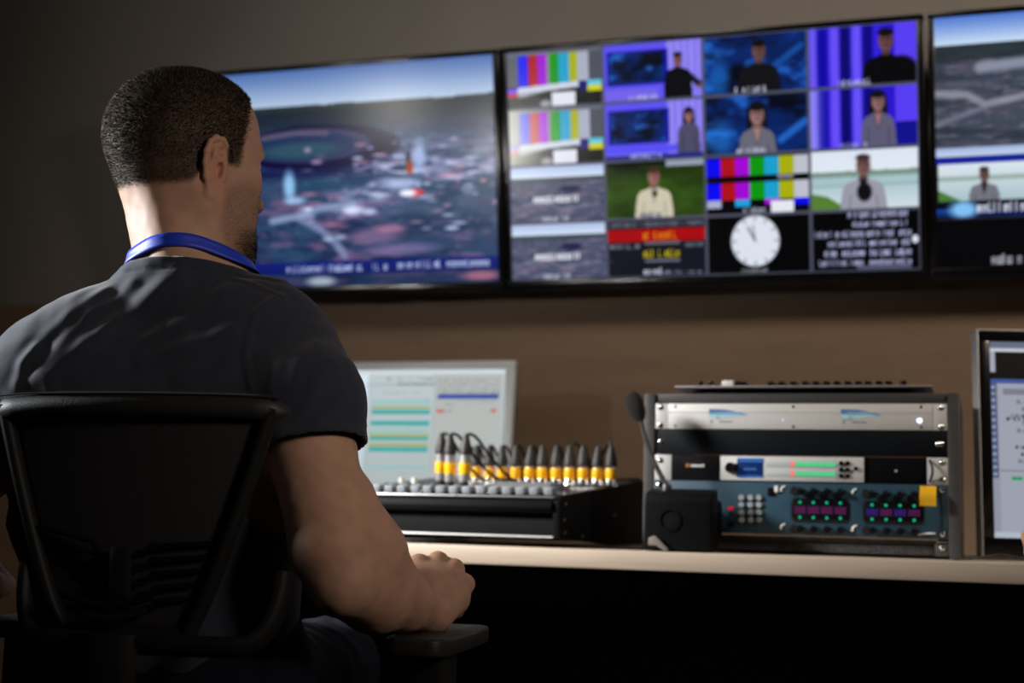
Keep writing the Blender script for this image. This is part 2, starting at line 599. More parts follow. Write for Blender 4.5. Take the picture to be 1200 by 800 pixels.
for (u, v, ru, rv, c_) in [(.415, .53, .016, .065, (.66, .82, .90)), (.43, .60, .03, .016, (.70, .78, .85)), (.60, .655, .030, .018, (.88, .87, .92)),
                           (.645, .665, .02, .014, (.8, .8, .88)), (.66, .775, .070, .036, (.52, .42, .52)), (.70, .745, .040, .018, (.66, .46, .54)),
                           (.74, .545, .05, .024, (.72, .74, .82)), (.79, .43, .018, .07, (.66, .70, .80)), (.74, .84, .09, .025, (.50, .44, .56))]:
    pa.ell(u, v, ru, rv, c_, .9, .8)
pa.rect(.752, .405, .766, .47, (.12, .14, .14), .8)
pa.ell(.762, .475, .010, .030, (.62, .27, .13), .6)
pa.ell(.775, .590, .026, .018, (.82, .30, .34), .7)
pa.ell(.755, .590, .022, .015, (.92, .90, .94), .7)
m_ = (pa.V > .19)[..., None]
pa.a[:] = np.where(m_, np.clip((pa.a - .34) * 1.22 + .315, 0, 1) * np.array([.94, .99, 1.06]), pa.a)
pa.grad(0, .885, 1, .945, (.06, .12, .46), (.05, .10, .38))
pa.script(.40, .900, .62, .932, (.74, .80, .96), 3, .75)
pa.script(.65, .900, .69, .932, (.74, .80, .96), 4, .75)
pa.script(.72, .898, .98, .930, (.78, .84, .98), 5, .8)
pa.mix((pa.V > .945) * .5, (.10, .15, .28))
pa.ell(.50, .975, .04, .02, (.62, .68, .74), .8)
pa.ell(.95, .97, .05, .02, (.62, .40, .50), .8)

# ---- middle wall screen: four by four tiles
pb = Canvas(560, 320, (.30, .31, .38))


def tile(i, j):
    return pb.sub(i / 4 + .004, j / 4 + .005, (i + 1) / 4 - .004, (j + 1) / 4 - .005)


def bars_slanted(c, glare):
    c.a[:] = (.30, .31, .33)
    cols = [(.36, .37, .40), BLU, RED, MAG, (.55, .5, .6), GRN, CYA, YEL, WHT, (.30, .31, .36)]
    ed = [0, .11, .22, .32, .42, .45, .55, .66, .75, .87, 1.0]
    for q, cc in enumerate(cols):
        c.rect(ed[q], .0, ed[q + 1], .64, cc)
    c.rect(0, 0, 1, .05, (.40, .42, .46))
    c.grad(0, .62, 1, 1, (.10, .10, .11), (.02, .02, .02))
    c.rect(0, .64, .10, .72, (.42, .28, .95))
    c.rect(0, .72, .10, .80, (.75, .14, .26))
    c.poly([(.10, .64), (.76, .58), (.76, .68), (.40, .72), (.10, .82)], (.80, .83, .90))
    c.poly([(.10, .74), (.45, .71), (.10, .84)], (.58, .60, .64))
    c.rect(.76, .58, .85, .76, (.08, .04, .42))
    c.rect(.85, .58, 1, .67, (.35, .78, .88))
    c.rect(.85, .67, 1, .78, (.80, .80, .10))
    c.rect(.47, .76, .72, 1, (.88, .89, .94))
    c.ell(.40, .95, .06, .06, (.60, .60, .64), .4)
    c.grad(0, .82, .34, 1, (.16, .16, .16), (.07, .07, .07))
    if glare:
        c.mix(np.clip(.80 - c.U * 1.5, 0, 1) ** 1.2, (.86, .87, .82))  # white lamp glare on the screen's left edge, painted into the tile


bars_slanted(tile(0, 0), 0)
bars_slanted(tile(0, 1), 1)


def town(c, seed):
    h, w = c.h, c.w
    t1, t2, t3 = vnoise(h, w, 4, seed, 4, .4), vnoise(h, w, 8, seed + 1, 4, .45), vnoise(h, w, 14, seed + 2, 3, .5)
    c.a[:] = (.30, .33, .43)
    c.mix(np.clip((t1 - .5) * 7, 0, 1) * .8, (.20, .24, .35))
    c.mix(np.clip((t2 - .55) * 8, 0, 1) * .6, (.52, .48, .58))
    c.mix(np.clip((t3 - .60) * 9, 0, 1) * .5, (.60, .44, .54))
    c.mix(np.clip((.40 - t3) * 9, 0, 1) * .5, (.16, .20, .28))
    c.grad(0, 0, 1, .2, (.66, .73, .88), (.84, .90, .98))
    c.mix((c.V > .2) * (c.V < .29 + .05 * (t1 - .5)) * .85, (.22, .27, .31))
    c.ell(.64, .42, .11, .07, (.11, .12, .27), .5)
    c.line([(.05, .75), (.3, .62), (.55, .78), (.95, .70)], .008, (.62, .58, .70), .6)
    c.script(.24, .52, .76, .66, (.93, .94, .98), seed, .95, .04)
    c.script(.32, .90, .62, 1.0, (.80, .81, .86), seed + 1, .8, .1)


town(tile(0, 2), 51)
town(tile(0, 3), 51)


def tech_blue(c, seed):
    n = vnoise(c.h, c.w, 3, seed, 4)
    c.a[:] = np.stack([.01 + .02 * n, .03 + .16 * n, .12 + .40 * n], -1)
    c.mix(np.clip((vnoise(c.h, c.w, 4, seed + 50, 3) - .58) * 6, 0, 1) * .7, (.16, .46, .88))
    c.mix(np.clip((.50 - n) * 6, 0, 1) * .85, (.006, .014, .06))


def studio(c, seed, glare=0.):
    c.a[:] = (.36, .32, .93)
    c.rect(.64, 0, 1, 1, (.52, .47, .93))
    for q in range(5):
        c.rect(.68 + q * .07, .0, .70 + q * .07, .8, (.60, .56, .95))
    s = c.sub(.03, .12, .66, .74)
    s.a[:] = (.05, .08, .62)
    tech_blue(s.sub(.05, .07, .93, .93), seed)
    c.rect(0, .80, .56, 1, (.44, .38, .90))


c = tile(1, 0)
studio(c, 5)
presenter(c, .76, .32, .22, (.03, .03, .05), (.50, .33, .30), (.05, .04, .05))
c.line([(.86, .60), (.93, .72), (.985, .80)], .028, (.03, .03, .05))
c.ell(.985, .82, .02, .03, (.55, .36, .32), .3)
c.script(.26, .91, .58, .99, (.82, .82, .90), 8, .9)
c = tile(1, 1)
studio(c, 6)
c.rect(0, .78, .80, .90, (.34, .30, .95))
presenter(c, .86, .27, .21, (.30, .29, .40), (.62, .44, .42), (.07, .06, .12), long_hair=True)
c.rect(0, .93, 1, 1, (.06, .10, .52))
c.script(.26, .90, .60, .99, (.72, .76, .92), 9, .9)

c = tile(1, 2)
n = vnoise(c.h, c.w, 5, 12, 4)
c.a[:] = np.stack([.10 + .14 * n, .17 + .20 * n, .03 + .07 * n], -1)
c.mix(np.clip(1 - (c.V - .05) * 3.2, 0, 1) * np.clip((n - .25) * 3, .3, 1) * .9, (.035, .05, .025))
c.grad(0, 0, 1, .06, (.05, .06, .05), (.04, .05, .03))
c.rect(.62, .0, 1, .10, (.70, .75, .85), .8)
presenter(c, .49, .27, .30, (.80, .77, .68), (.62, .42, .40), (.25, .16, .13), (.70, .64, .58))
c.ell(.50, .58, .025, .06, (.09, .08, .10), .3)
c.script(.34, .90, .56, 1.0, (.20, .24, .46), 14, .9, .05)

c = tile(1, 3)
c.a[:] = (.065, .075, .115)
c.rect(0, .02, 1, .12, (.20, .21, .26))
c.script(.05, .03, .30, .11, (.50, .52, .58), 20, .7)
c.script(.40, .03, .72, .11, (.55, .57, .62), 21, .7)
c.script(.82, .03, .98, .11, (.50, .52, .58), 22, .7)
c.rect(0, .16, 1, .38, (.64, .02, .05))
c.script(.37, .20, .72, .34, (.84, .50, .05), 23, .95, .03)
c.script(.02, .42, .32, .50, (.62, .64, .72), 24, .7)
c.rect(.38, .40, .74, .44, (.55, .57, .62), .7)
c.script(.80, .42, .98, .50, (.62, .64, .72), 25, .7)
c.script(.37, .53, .76, .67, (.72, .66, .05), 26, .95, .15)
c.rect(.38, .71, .74, .75, (.50, .52, .60), .8)
c.script(.0, .70, .05, .76, (.7, .7, .78), 28, .9)
c.script(.37, .86, .58, .98, (.82, .84, .92), 27, .9)
c.script(.58, .91, .76, .98, (.62, .64, .74), 29, .7)
c.script(.80, .92, .98, .97, (.55, .57, .68), 30, .7)

c = tile(2, 0)
tech_blue(c, 14)
c.ell(.14, .72, .10, .30, (.10, .45, .82), .9, .6)
c.line([(.70, .55), (.95, .25)], .03, (.12, .40, .80), .6)
presenter(c, .54, .28, .33, (.06, .06, .08), (.42, .29, .27), (.05, .045, .045))
c.script(.26, .90, .60, 1.0, (.80, .82, .90), 31, .9)
c = tile(2, 1)
tech_blue(c, 18)
c.ell(.14, .72, .13, .30, (.14, .48, .86), .9, .6)
c.line([(.74, .80), (.98, .50)], .035, (.16, .48, .90), .7)
presenter(c, .51, .34, .34, (.40, .40, .46), (.60, .45, .44), (.06, .05, .08), (.62, .48, .46), long_hair=True)
c.script(.28, .91, .60, 1.0, (.76, .78, .88), 32, .9)

c = tile(2, 2)
c.a[:] = (.01, .01, .02)
for r0, r1 in ((.02, .34), (.46, .76)):
    for q, cc in enumerate([BLU, RED, MAG, GRN, CYA, YEL, (.74, .75, .80)]):
        c.rect(q / 7, r0, (q + 1) / 7, r1, cc)
c.rect(.0, .76, .14, .90, (.66, .68, .80))
c.rect(.28, .76, .43, .88, (.14, .62, .85))
c.rect(.57, .76, .72, .86, (.66, .05, .85))
c.rect(.86, .76, 1, .88, BLU)
c.rect(.63, .80, .85, 1.0, (.90, .90, .95))
c.script(.70, .34, .86, .42, (.62, .62, .66), 33, .8)
c.script(.36, .90, .60, 1.0, (.70, .71, .78), 34, .8)
c = tile(2, 3)
c.a[:] = (.005, .005, .01)
c.ell(.47, .44, .245, .46, (.30, .32, .36), .04)
c.ell(.47, .44, .235, .44, (.86, .88, .93), .04)
for q in range(12):
    a = q * PI / 6
    c.line([(.47 + .195 * math.sin(a), .44 - .37 * math.cos(a)), (.47 + .22 * math.sin(a), .44 - .415 * math.cos(a))], .008, (.35, .37, .42), .8)
c.line([(.47, .44), (.40, .20)], .010, (.32, .35, .42), .9)
c.line([(.47, .44), (.45, .16)], .006, (.32, .35, .42), .9)
c.script(.33, .91, .62, .99, (.62, .63, .68), 35, .8, .05)


def drapes(c):
    c.a[:] = (.16, .08, .80)
    for u, wd, cc in [(.04, .05, (.42, .34, .95)), (.12, .05, (.05, .02, .62)), (.24, .05, (.40, .30, .97)), (.34, .05, (.03, .02, .42)), (.45, .05, (.40, .32, .97)),
                      (.56, .06, (.04, .02, .50)), (.64, .04, (.20, .12, .86))]:
        c.ell(u, .5, wd, 1.2, cc, .8)
    c.rect(.80, 0, 1, 1, (.34, .24, .95))


c = tile(3, 0)
drapes(c)
presenter(c, .72, .27, .36, (.015, .015, .025), (.42, .28, .27), (.05, .04, .05))
c.ell(.86, .85, .16, .3, (.015, .015, .025), .2)
c.script(.27, .90, .58, 1.0, (.72, .73, .88), 36, .85)
c = tile(3, 1)
drapes(c)
c.mix(np.clip(1 - c.U * 6, 0, 1) * .7, (.62, .62, .96))
c.rect(.80, .60, 1, 1, (.06, .06, .55))
presenter(c, .64, .24, .30, (.36, .35, .46), (.58, .42, .42), (.06, .05, .09), (.60, .44, .44), long_hair=True)
c.script(.27, .92, .55, 1.0, (.66, .68, .86), 37, .7)
c = tile(3, 2)
c.grad(0, 0, 1, .42, (.86, .89, .95), (.88, .92, .95))
c.grad(0, .42, 1, 1, (.62, .74, .76), (.82, .87, .90))
n = vnoise(c.h, c.w, 10, 5, 3, .3)
c.mix((abs(c.V - .40) < .05 + .04 * (n - .5)) * .8, (.40, .50, .44))
c.mix((abs(c.V - .60) < .03) * .4, (.48, .64, .66))
c.poly([(0, .72), (.15, .78), (.30, .95), (.30, 1), (0, 1)], (.33, .50, .20))
presenter(c, .49, .26, .34, (.60, .60, .66), (.48, .35, .34), (.24, .19, .18), (.09, .08, .10))
c.ell(.50, .72, .07, .16, (.06, .05, .07), .3)
c = tile(3, 3)
c.a[:] = (.006, .006, .012)
for q, (u0, u1) in enumerate([(.34, .92), (.38, .93), (.02, .93), (.12, .92), (.11, .93), (.06, .93)]):
    v0 = -.02 + q * .165
    c.script(u0, v0 + .01, u1, v0 + .12, (.66, .67, .82), 40 + q, .95, .13)
c.rect(.42, .94, .93, .99, (.42, .43, .56), .8)
c.ell(.965, .50, .03, .07, (.86, .88, .95), .3)

# ---- right wall screen: aerial picture over two tiles over black
pc = Canvas(360, 204, (.01, .01, .02))
c = pc.sub(0, 0, 1, .52)
h_, w_ = c.h, c.w
t1, t2, t3 = vnoise(h_, w_, 6, 83, 4, .4), vnoise(h_, w_, 14, 84, 4, .45), vnoise(h_, w_, 26, 85, 3, .5)
c.a[:] = (.25, .28, .34)
c.mix(np.clip((t1 - .5) * 7, 0, 1) * .8, (.17, .20, .25))
c.mix(np.clip((t2 - .56) * 8, 0, 1) * .5, (.36, .31, .37))
c.mix(np.clip((t3 - .60) * 9, 0, 1) * .45, (.52, .50, .56))
c.mix((c.V < .34) * .8, (.14, .18, .20))
c.grad(0, 0, 1, .22, (.30, .46, .80), (.80, .88, .97))
c.line([(.0, .58), (.07, .60), (.11, .68), (.25, .60), (.5, .64)], .008, (.60, .60, .66), .8)
c.line([(.10, .40), (.20, .38), (.34, .42), (.6, .36)], .012, (.60, .62, .70), .8)
c.line([(.0, .82), (.11, .70)], .006, (.5, .5, .58), .7)
pc.grad(0, .52, 1, .56, (.62, .70, .86), (.80, .86, .95))
pc.grad(0, .555, 1, .585, (.05, .12, .55), (.08, .16, .62))
for k in range(4):
    c = pc.sub(k * .25 * .84 + .005, .585, (k + 1) * .25 * .84 - .004, .73)
    if k == 0:
        c.grad(0, 0, 1, 1, (.86, .90, .94), (.66, .76, .78))
        c.rect(0, .35, 1, .48, (.5, .58, .52), .6)
        c.poly([(0, .7), (.25, 1), (0, 1)], (.3, .48, .2))
        presenter(c, .5, .30, .36, (.45, .45, .50), (.42, .31, .30), (.2, .17, .16), (.07, .06, .08))
    else:
        tech_blue(c, 60 + k)
        presenter(c, .5, .34, .36, (.10, .10, .14), (.55, .40, .34), (.30, .22, .12))
c = pc.sub(0, .73, 1, .80)
tech_blue(c, 71)
c.ell(.06, .5, .03, .5, (.5, .75, .95), .8)
c.ell(.30, .3, .06, .5, (.16, .45, .9), .8)
c.script(.09, .15, .24, .75, (.82, .84, .90), 60, .95, .1)
pc.rect(0, .80, 1, .805, (.16, .16, .22))
pc.script(.12, .945, .19, .985, (.62, .63, .68), 61, .9)
pc.script(.40, .945, .47, .985, (.62, .63, .68), 62, .9)


def srgb2lin(a):
    a = np.clip(a, 0, 1)
    return np.where(a <= .04045, a / 12.92, ((a + .055) / 1.055) ** 2.4)


def picture(name, cv, width, height, parent, material, loc=(0, 0, 0)):
    """The lit panel: a fine grid lying in x (across) and z (up), one colour per node."""
    w, h = cv.w, cv.h
    xs = (np.arange(w) / (w - 1) - .5) * width
    zs = (.5 - np.arange(h) / (h - 1)) * height
    X, Z = np.meshgrid(xs, zs)
    V = np.stack([X + loc[0], np.full_like(X, loc[1]), Z + loc[2]], -1).reshape(-1, 3)
    i = np.arange(h * w).reshape(h, w)
    Fq = np.stack([i[1:, :-1], i[1:, 1:], i[:-1, 1:], i[:-1, :-1]], -1).reshape(-1, 4)
    o = mesh_from_arrays(name, V, Fq, material, parent, smooth=False)
    set_colors(o, 'picture', srgb2lin(cv.a).reshape(-1, 3))
    return o


M['tv_picture'] = attr_mat('wall_screen_picture', 'picture', rough=.20, spec=.20, emission=1.0, black_base=True)
M['monitor_picture'] = attr_mat('monitor_picture', 'picture', rough=.4, spec=.3, emission=1.0, black_base=True)
SW, SH = 0.944, 0.543
TILT = R(10)


def wall_tv(cx, cv, label):
    root = empty('wall_television', (cx, 3.153, 1.6235))
    tag(root, label, 'television', 'wall screens above the desk')
    tilt = Matrix.Rotation(TILT, 4, 'X')   # top leans into the room
    p = picture('screen', cv, SW, SH, root, M['tv_picture'])
    p.data.transform(tilt)
    t, d = .0145, .045
    bz = MB()
    for lo, hi in (((-SW / 2 - t, -.006, SH / 2), (SW / 2 + t, d, SH / 2 + .012)), ((-SW / 2 - t, -.006, -SH / 2 - .024), (SW / 2 + t, d, -SH / 2)),
                   ((-SW / 2 - t, -.006, -SH / 2), (-SW / 2, d, SH / 2)), ((SW / 2, -.006, -SH / 2), (SW / 2 + t, d, SH / 2))):
        bz.box(lo, hi, .002)
    bz.build('bezel', M['black_gloss'], root, mw=tilt)
    b = MB()
    b.box((-SW / 2 - .008, .004, -SH / 2 - .014), (SW / 2 + .008, .044, SH / 2 + .008), .004)
    b.box((-.30, .04, -.20), (.30, .062, .16), .01)
    b.build('back_cover', M['black_plastic'], root, mw=tilt)
    br = MB()
    br.box((-.20, .112, -.16), (.20, .147, .16), .002)
    br.prism([(.06, -.10), (.13, -.10), (.13, .12), (.02, .12)], 'x', -.16, -.14)
    br.prism([(.06, -.10), (.13, -.10), (.13, .12), (.02, .12)], 'x', .14, .16)
    br.build('wall_bracket', M['black_metal'], root)
    return root


wall_tv(-1.5725, pa, 'leftmost wall screen showing a large blue aerial town picture with a ticker')
wall_tv(-.595, pb, 'middle wall screen split into sixteen tiles with colour bars, presenters and a clock')
wall_tv(.385, pc, 'rightmost wall screen cut by the photo edge, aerial picture above a black strip')
# ================================================================== mixing console
MX, MY = -.683, 2.335
mixer = empty('mixing_console', (MX, MY, DZ), R(-4))
tag(mixer, 'black digital mixing console with grey faders on the desk beside the arm', 'mixing console')
MW, MD = .46, .52


def top_z(y):
    return .0865 + .0925 * y


side = [(0.002, .017), (.02, .0155), (.30, .0035), (MD, .0035), (MD, top_z(MD)), (.012, top_z(.012)), (.0, .078)]
for x0, nm in ((-.012, 'side_panel'), (-MW, 'side_panel')):
    s = MB().prism(side, 'x', x0, x0 + .012, bevel=.0012).build(nm, M['console_black'], mixer)
    xo = x0 + .012 if x0 > -.1 else x0
    for y, z in ((.030, .075), (.024, .048), (.03, .026), (.12, .02), (.30, .06)):
        MB().cyl((xo - .001, y, z), (xo + .0012, y, z), .0024, seg=10).build('screw', M['rail_metal'], s)
body = [(.012, .020), (.30, .008), (MD - .004, .008), (MD - .004, top_z(MD) - .004), (.02, top_z(.02) - .004), (.012, .07)]
MB().prism(body, 'x', -MW + .012, -.012).build('housing', M['console_black'], mixer)
MB().prism([(-.004, .078), (-.006, .066), (.0, .058), (.016, .058), (.016, .083), (.006, .083)], 'x', -MW + .012, -.012, bevel=.003, seg=3).build('arm_rest', M['console_black'], mixer)
MB().box((-MW + .012, .001, .0165), (-.012, .012, .0195), .0006).build('trim_strip', M['silver_paint'], mixer)
MB().box((-MW + .012, .0, .0835), (-.012, .012, .0865), .0008).build('front_lip', M['rail_metal'], mixer)
# control surface: panel lies on the sloping top
slope = math.atan(.0925)
RS = Matrix.Rotation(slope, 3, 'X')


def on_top(x, y, h=0.0):
    return Vector((x, y - h * math.sin(slope), top_z(y) - .002 + h * math.cos(slope)))


pnl = MB()
pnl.prism([(.012, top_z(.012) - .003), (MD - .01, top_z(MD - .01) - .003), (MD - .01, top_z(MD - .01) - .0005), (.012, top_z(.012) - .0005)], 'x', -MW + .013, -.013)
panel = pnl.build('control_surface', M['mixer_top'], mixer)
for y in (.085, .20, .235):
    st = MB()
    for k in range(16):
        x = -.030 - k * .0255
        c_ = on_top(x, y, .0022)
        st.box(c_ - Vector((.0095, .0035, .0006)), c_ + Vector((.0095, .0035, .0006)), 0, rot=RS)
    st.build('label_strip', M['label_strip'], panel)
for k in range(16):
    x = -.030 - k * .0255
    sl = MB()
    for s_ in range(6):
        c_ = on_top(x, .030 + s_ * .008, .0019)
        sl.box(c_ - Vector((.0012, .0035, .0004)), c_ + Vector((.0012, .0035, .0004)), 0, rot=RS)
    sl.build('fader_slot', M['gap_black'], panel)
for k in range(16):
    x = -.030 - k * .0255
    f = MB()
    c_ = on_top(x, .030 + (0 if k % 5 else .004), .009)
    f.box(c_ - Vector((.0078, .012, .0060)), c_ + Vector((.0078, .012, .0060)), .0012, rot=RS)
    f.box(c_ - Vector((.002, .003, .010)), c_ + Vector((.002, .003, .004)), 0, rot=RS)
    fo = f.build('fader_cap', M['fader_grey'], mixer)
    g = MB()
    g.box(c_ + Vector((-.0068, -.0012, .0050)), c_ + Vector((.0068, .0012, .0062)), .0003, rot=RS)
    g.build('index_line', M['label_strip'], fo)
    b = MB()
    cb = on_top(x - .0127, .028, .006)
    b.lathe([(0, 0), (.0042, 0), (.0042, .003), (.0032, .0052), (0, .0058)], on_top(x - .0127, .028, .0015), RS @ Vector((0, 0, 1)), 12)
    b.build('channel_knob', M['black_gloss'], mixer)
for q, y in enumerate((.105, .13, .16)):
    for k in range(16):
        x = -.030 - k * .0255
        if -.215 < x < -.005 or (-.305 < x < -.215 and y > .10):
            continue
        b = MB()
        b.lathe([(0, 0), (.0050, 0), (.0050, .004), (.0040, .0085), (0, .009)], on_top(x, y, .0015), RS @ Vector((0, 0, 1)), 14)
        b.build('rotary_knob', M['black_gloss'] if q else M['grey_key'], mixer)
for x in (-.426, -.398):
    b = MB()
    b.lathe([(0, 0), (.0062, 0), (.0062, .010), (.0056, .0135), (0, .014)], on_top(x, .25, .0015), RS @ Vector((0, 0, 1)), 16)
    o = b.build('selector_knob', M['white_plastic'], mixer)
    o['label'] = 'white selector knob'
for x in (-.404, -.388):
    c_ = on_top(x, .060, .008)
    MB().box(c_ - Vector((.005, .004, .003)), c_ + Vector((.005, .004, .003)), .0012, rot=RS).build('mute_key', M['pink_led'], mixer)['label'] = 'lit pink key'
M['lcd_grey'] = mat('grey_display_glass', (.15, .16, .165), .3)
# display pod: a low wedge facing the operator
pod = [(.075, top_z(.075) - .002), (.075, top_z(.075) + .004), (.125, top_z(.125) + .016), (.165, top_z(.165) + .012), (.175, top_z(.175) - .002)]
p = MB()
t = bmesh.new()
xl0, xl1, xr0, xr1 = -.203, -.172, -.052, -.016
A = [t.verts.new((xl0 + (xl1 - xl0) * min(1, k * .6) * (1 if k < 4 else .6), y, z)) for k, (y, z) in enumerate(pod)]
B_ = [t.verts.new((xr1 + (xr0 - xr1) * min(1, k * .6) * (1 if k < 4 else .6), y, z)) for k, (y, z) in enumerate(pod)]
t.faces.new(A)
t.faces.new(B_[::-1])
for k in range(5):
    t.faces.new([A[k], B_[k], B_[(k + 1) % 5], A[(k + 1) % 5]])
bmesh.ops.recalc_face_normals(t, faces=list(t.faces))
bmesh.ops.bevel(t, geom=list(t.edges), offset=.0015, segments=2, affect='EDGES')
p._merge(t)
podo = p.build('display_pod', M['mixer_top'], mixer)
ds = MB()
n_ = Vector((0, -.012, .05)).normalized()
ds.bm.faces.new([ds.bm.verts.new(v) for v in ((-.170, .0790, top_z(.079) + .0062), (-.054, .0790, top_z(.079) + .0062), (-.060, .1225, top_z(.1225) + .0164), (-.166, .1225, top_z(.1225) + .0164))])
d = ds.build('display', M['lcd_grey'], podo)

# ------------------------------------------------------------------ audio plugs standing in the console's sockets
M['barrel'] = mat('satin_nickel', (.40, .41, .42), .35, metal=.6)


def plug_parts(root, cable_pts, tall=False, seg=18):
    if tall:
        MB().lathe([(0, 0), (.0088, 0), (.0088, .016), (0, .016)], seg=seg).build('tip_sleeve', M['black_plastic'], root)
        MB().lathe([(.0089, .001), (.0093, .0015), (.0093, .0045), (.0089, .005)], seg=seg).build('collar', M['teal_led'], root)
        MB().lathe([(0, .016), (.0098, .016), (.0103, .018), (.0103, .030), (0, .030)], seg=seg).build('lower_barrel', M['barrel'], root)
        MB().lathe([(0, .030), (.0106, .030), (.0109, .032), (.0109, .049), (.0106, .051), (0, .051)], seg=seg).build('ring', M['yellow'], root)
        MB().lathe([(0, .051), (.0103, .051), (.0100, .066), (0, .066)], seg=seg).build('upper_barrel', M['barrel'], root)
        zb = .066
    else:
        s = MB().lathe([(0, 0), (.0118, 0), (.0118, .005), (.0106, .012), (0, .012)], seg=seg)
        s.box((-.013, -.013, -.001), (.013, .013, .003), .001)
        s.build('socket_collar', M['chrome'], root)
        MB().lathe([(0, .012), (.0100, .012), (.0106, .014), (.0106, .031), (.0100, .033), (0, .033)], seg=seg).build('ring', M['yellow'], root)
        MB().lathe([(0, .033), (.0090, .033), (.0088, .037), (0, .037)], seg=seg).build('barrel', M['chrome'], root)
        zb = .0365
    prof = [(0, zb), (.0116, zb)]
    for k in range(7):
        t_ = k / 6
        r_ = .0116 - .0066 * t_ ** 1.3
        prof += [(r_, zb + .004 + .032 * t_), (r_ - (.0004 if k > 2 else 0), zb + .0065 + .032 * t_)]
    prof.append((0, zb + .0395))
    MB().lathe(prof, seg=seg).build('boot', M['black_rubber'], root)
    if cable_pts:
        MB().tube([(0, 0, zb + .036)] + cable_pts(zb + .036), .0029, 8).build('cable', M['black_rubber'], root)


def arc(dx, ly, h, lift=.006, n=30):
    """Cable run: out of the boot, over in a bow, down on to the console top, along it and over the rear edge."""
    def f(z0):
        out = []
        y_end = MD - ly
        for k in range(1, n + 1):
            t_ = k / n
            y = (y_end + .022) * t_ ** 1.15
            surf = top_z(ly + min(y, y_end)) - top_z(ly) + .0065
            s_ = min(1, t_ / .42)
            z = surf + (z0 + lift * math.sin(PI * min(1, t_ / .16)) - surf) * (1 - s_ * s_ * (3 - 2 * s_)) + h * math.sin(PI * s_) * (1 - .3 * s_)
            if y > y_end - .004:
                z -= .10 * min(1, (y - y_end + .004) / .026) ** 2
            out.append((dx * min(1, t_ / .42) ** 1.1, y, z))
        return out
    return f


ORD = ['first', 'second', 'third', 'fourth', 'fifth', 'sixth', 'seventh', 'eighth', 'ninth', 'tenth', 'eleventh', 'twelfth']
PXS = [566, 580.5, 597, 613, 629, 646, 662, 679, 695.5, 712, 729, 745.5]
ca, sa = math.cos(R(-4)), math.sin(R(-4))


def mix_world(x, y, z):
    return Vector((MX + x * ca - y * sa, MY + x * sa + y * ca, DZ + z))


for k, px in enumerate(PXS):
    lx = -.311 + k * .0277
    ly = .292
    w = mix_world(lx, ly, top_z(ly) + .0005)
    if k == 0:
        lab = 'yellow ringed black audio plug, first of the rear row, nearest the tall plugs'
    elif k == 11:
        lab = 'yellow ringed black audio plug at the right end of the rear row, nearest the microphone'
    else:
        lab = 'yellow ringed black audio plug, %s from the left in the rear row of plugs' % ORD[k]
    r_ = empty('audio_plug', w, R(-4 + jig(10)))
    tag(r_, lab, 'plug', 'yellow ringed plugs in the rear row of the console')
    r_.rotation_euler = (R(jig(2)), R(jig(2)), R(jig(25)))
    sgn = [.5, .4, -.3, .3, .5, .2, -.25, .2, 1, .3, .1, -1][k]
    hh = [.010, .008, .006, .007, .012, .005, .004, .006, .020, .006, .004, .020][k]
    plug_parts(r_, arc(.032 * sgn, ly, hh * (1.0 if hh > .015 else .25)))
for k, (lx, ly, dz_, lab) in enumerate([(-.294, .150, -.004, 'tall yellow ringed plug standing leftmost and lowest of three near the display'),
                                        (-.260, .118, 0, 'tall yellow and silver plug, middle of three standing left of the display'),
                                        (-.232, .118, .0, 'tall yellow and silver plug, right one of three, closest to the display')]):
    r_ = empty('jack_plug', mix_world(lx, ly, top_z(ly) - .001))
    r_.rotation_euler = (R(jig(1.5)), R(jig(1.5)), R(-4))
    tag(r_, lab, 'plug', 'tall plugs beside the console display')
    plug_parts(r_, arc(.035 + .010 * k, ly, .004), tall=True)

# ================================================================== gooseneck microphone on its base
mic = empty('gooseneck_microphone', (-.478, 2.385, DZ), R(2))
tag(mic, 'black gooseneck microphone on a dark base in front of the rack', 'microphone')
b = MB()
b.prism([(-.038, .001), (-.038, .085), (-.030, .098), (.022, .106), (.030, .100), (.030, .001)], 'x', -.062, .052, bevel=.004, seg=3)
base = b.build('base', M['console_black'], mic)
s = MB()
s.lathe([(.0155, 0), (.0185, 0), (.0185, .002), (.0155, .002)], (-.018, -.0378, .052), (0, -1, 0), 24)
s.build('speaker_ring', M['black_gloss'], base)
s = MB()
for r_, n_ in ((0, 1), (.005, 6), (.010, 12)):
    for k in range(n_):
        a = 2 * PI * k / n_
        s.cyl((-.018 + r_ * math.cos(a), -.0375, .052 + r_ * math.sin(a)), (-.018 + r_ * math.cos(a), -.0388, .052 + r_ * math.sin(a)), .0013, seg=8)
s.build('speaker_grille', M['gap_black'], base)
s = MB()
s.prism([(-.050, -.048), (-.036, -.048), (-.012, -.092), (-.019, -.092)], 'z', .003, .006)
g0 = MB()
g0.prism([(-.052, .022), (-.042, .026), (-.018, .003), (-.026, .001), (-.040, .010), (-.053, .010)], 'y', -.046, -.043, bevel=.0006)
s.bm.free()
M['foot_metal'] = mat('dull_foot_metal', (.16, .14, .125), .5)
g0.build('stand_foot', M['foot_metal'], mic)['label'] = 'small pale metal foot'
sk = MB()
sk.lathe([(0, 0), (.0085, 0), (.0085, .008), (.0055, .014), (0, .014)], (-.030, -.004, .100))
sk.build('socket', M['black_metal'], base)
pts = []
P0, P1 = Vector((-.030, -.004, .108)), Vector((-.080, .006, .226))
for k in range(25):
    t_ = k / 24
    p = P0.lerp(P1, t_) + Vector((-.006 * math.sin(PI * t_), 0, 0))
    pts.append(p)
gn = MB()
gn.tube(pts, .0046, 12, taper=[.0046 - .0012 * k / 24 + (.0004 if k % 2 else 0) for k in range(25)])
gn.build('gooseneck', M['black_rubber'], mic)
wd = MB()
ax = (P1 - P0).normalized()
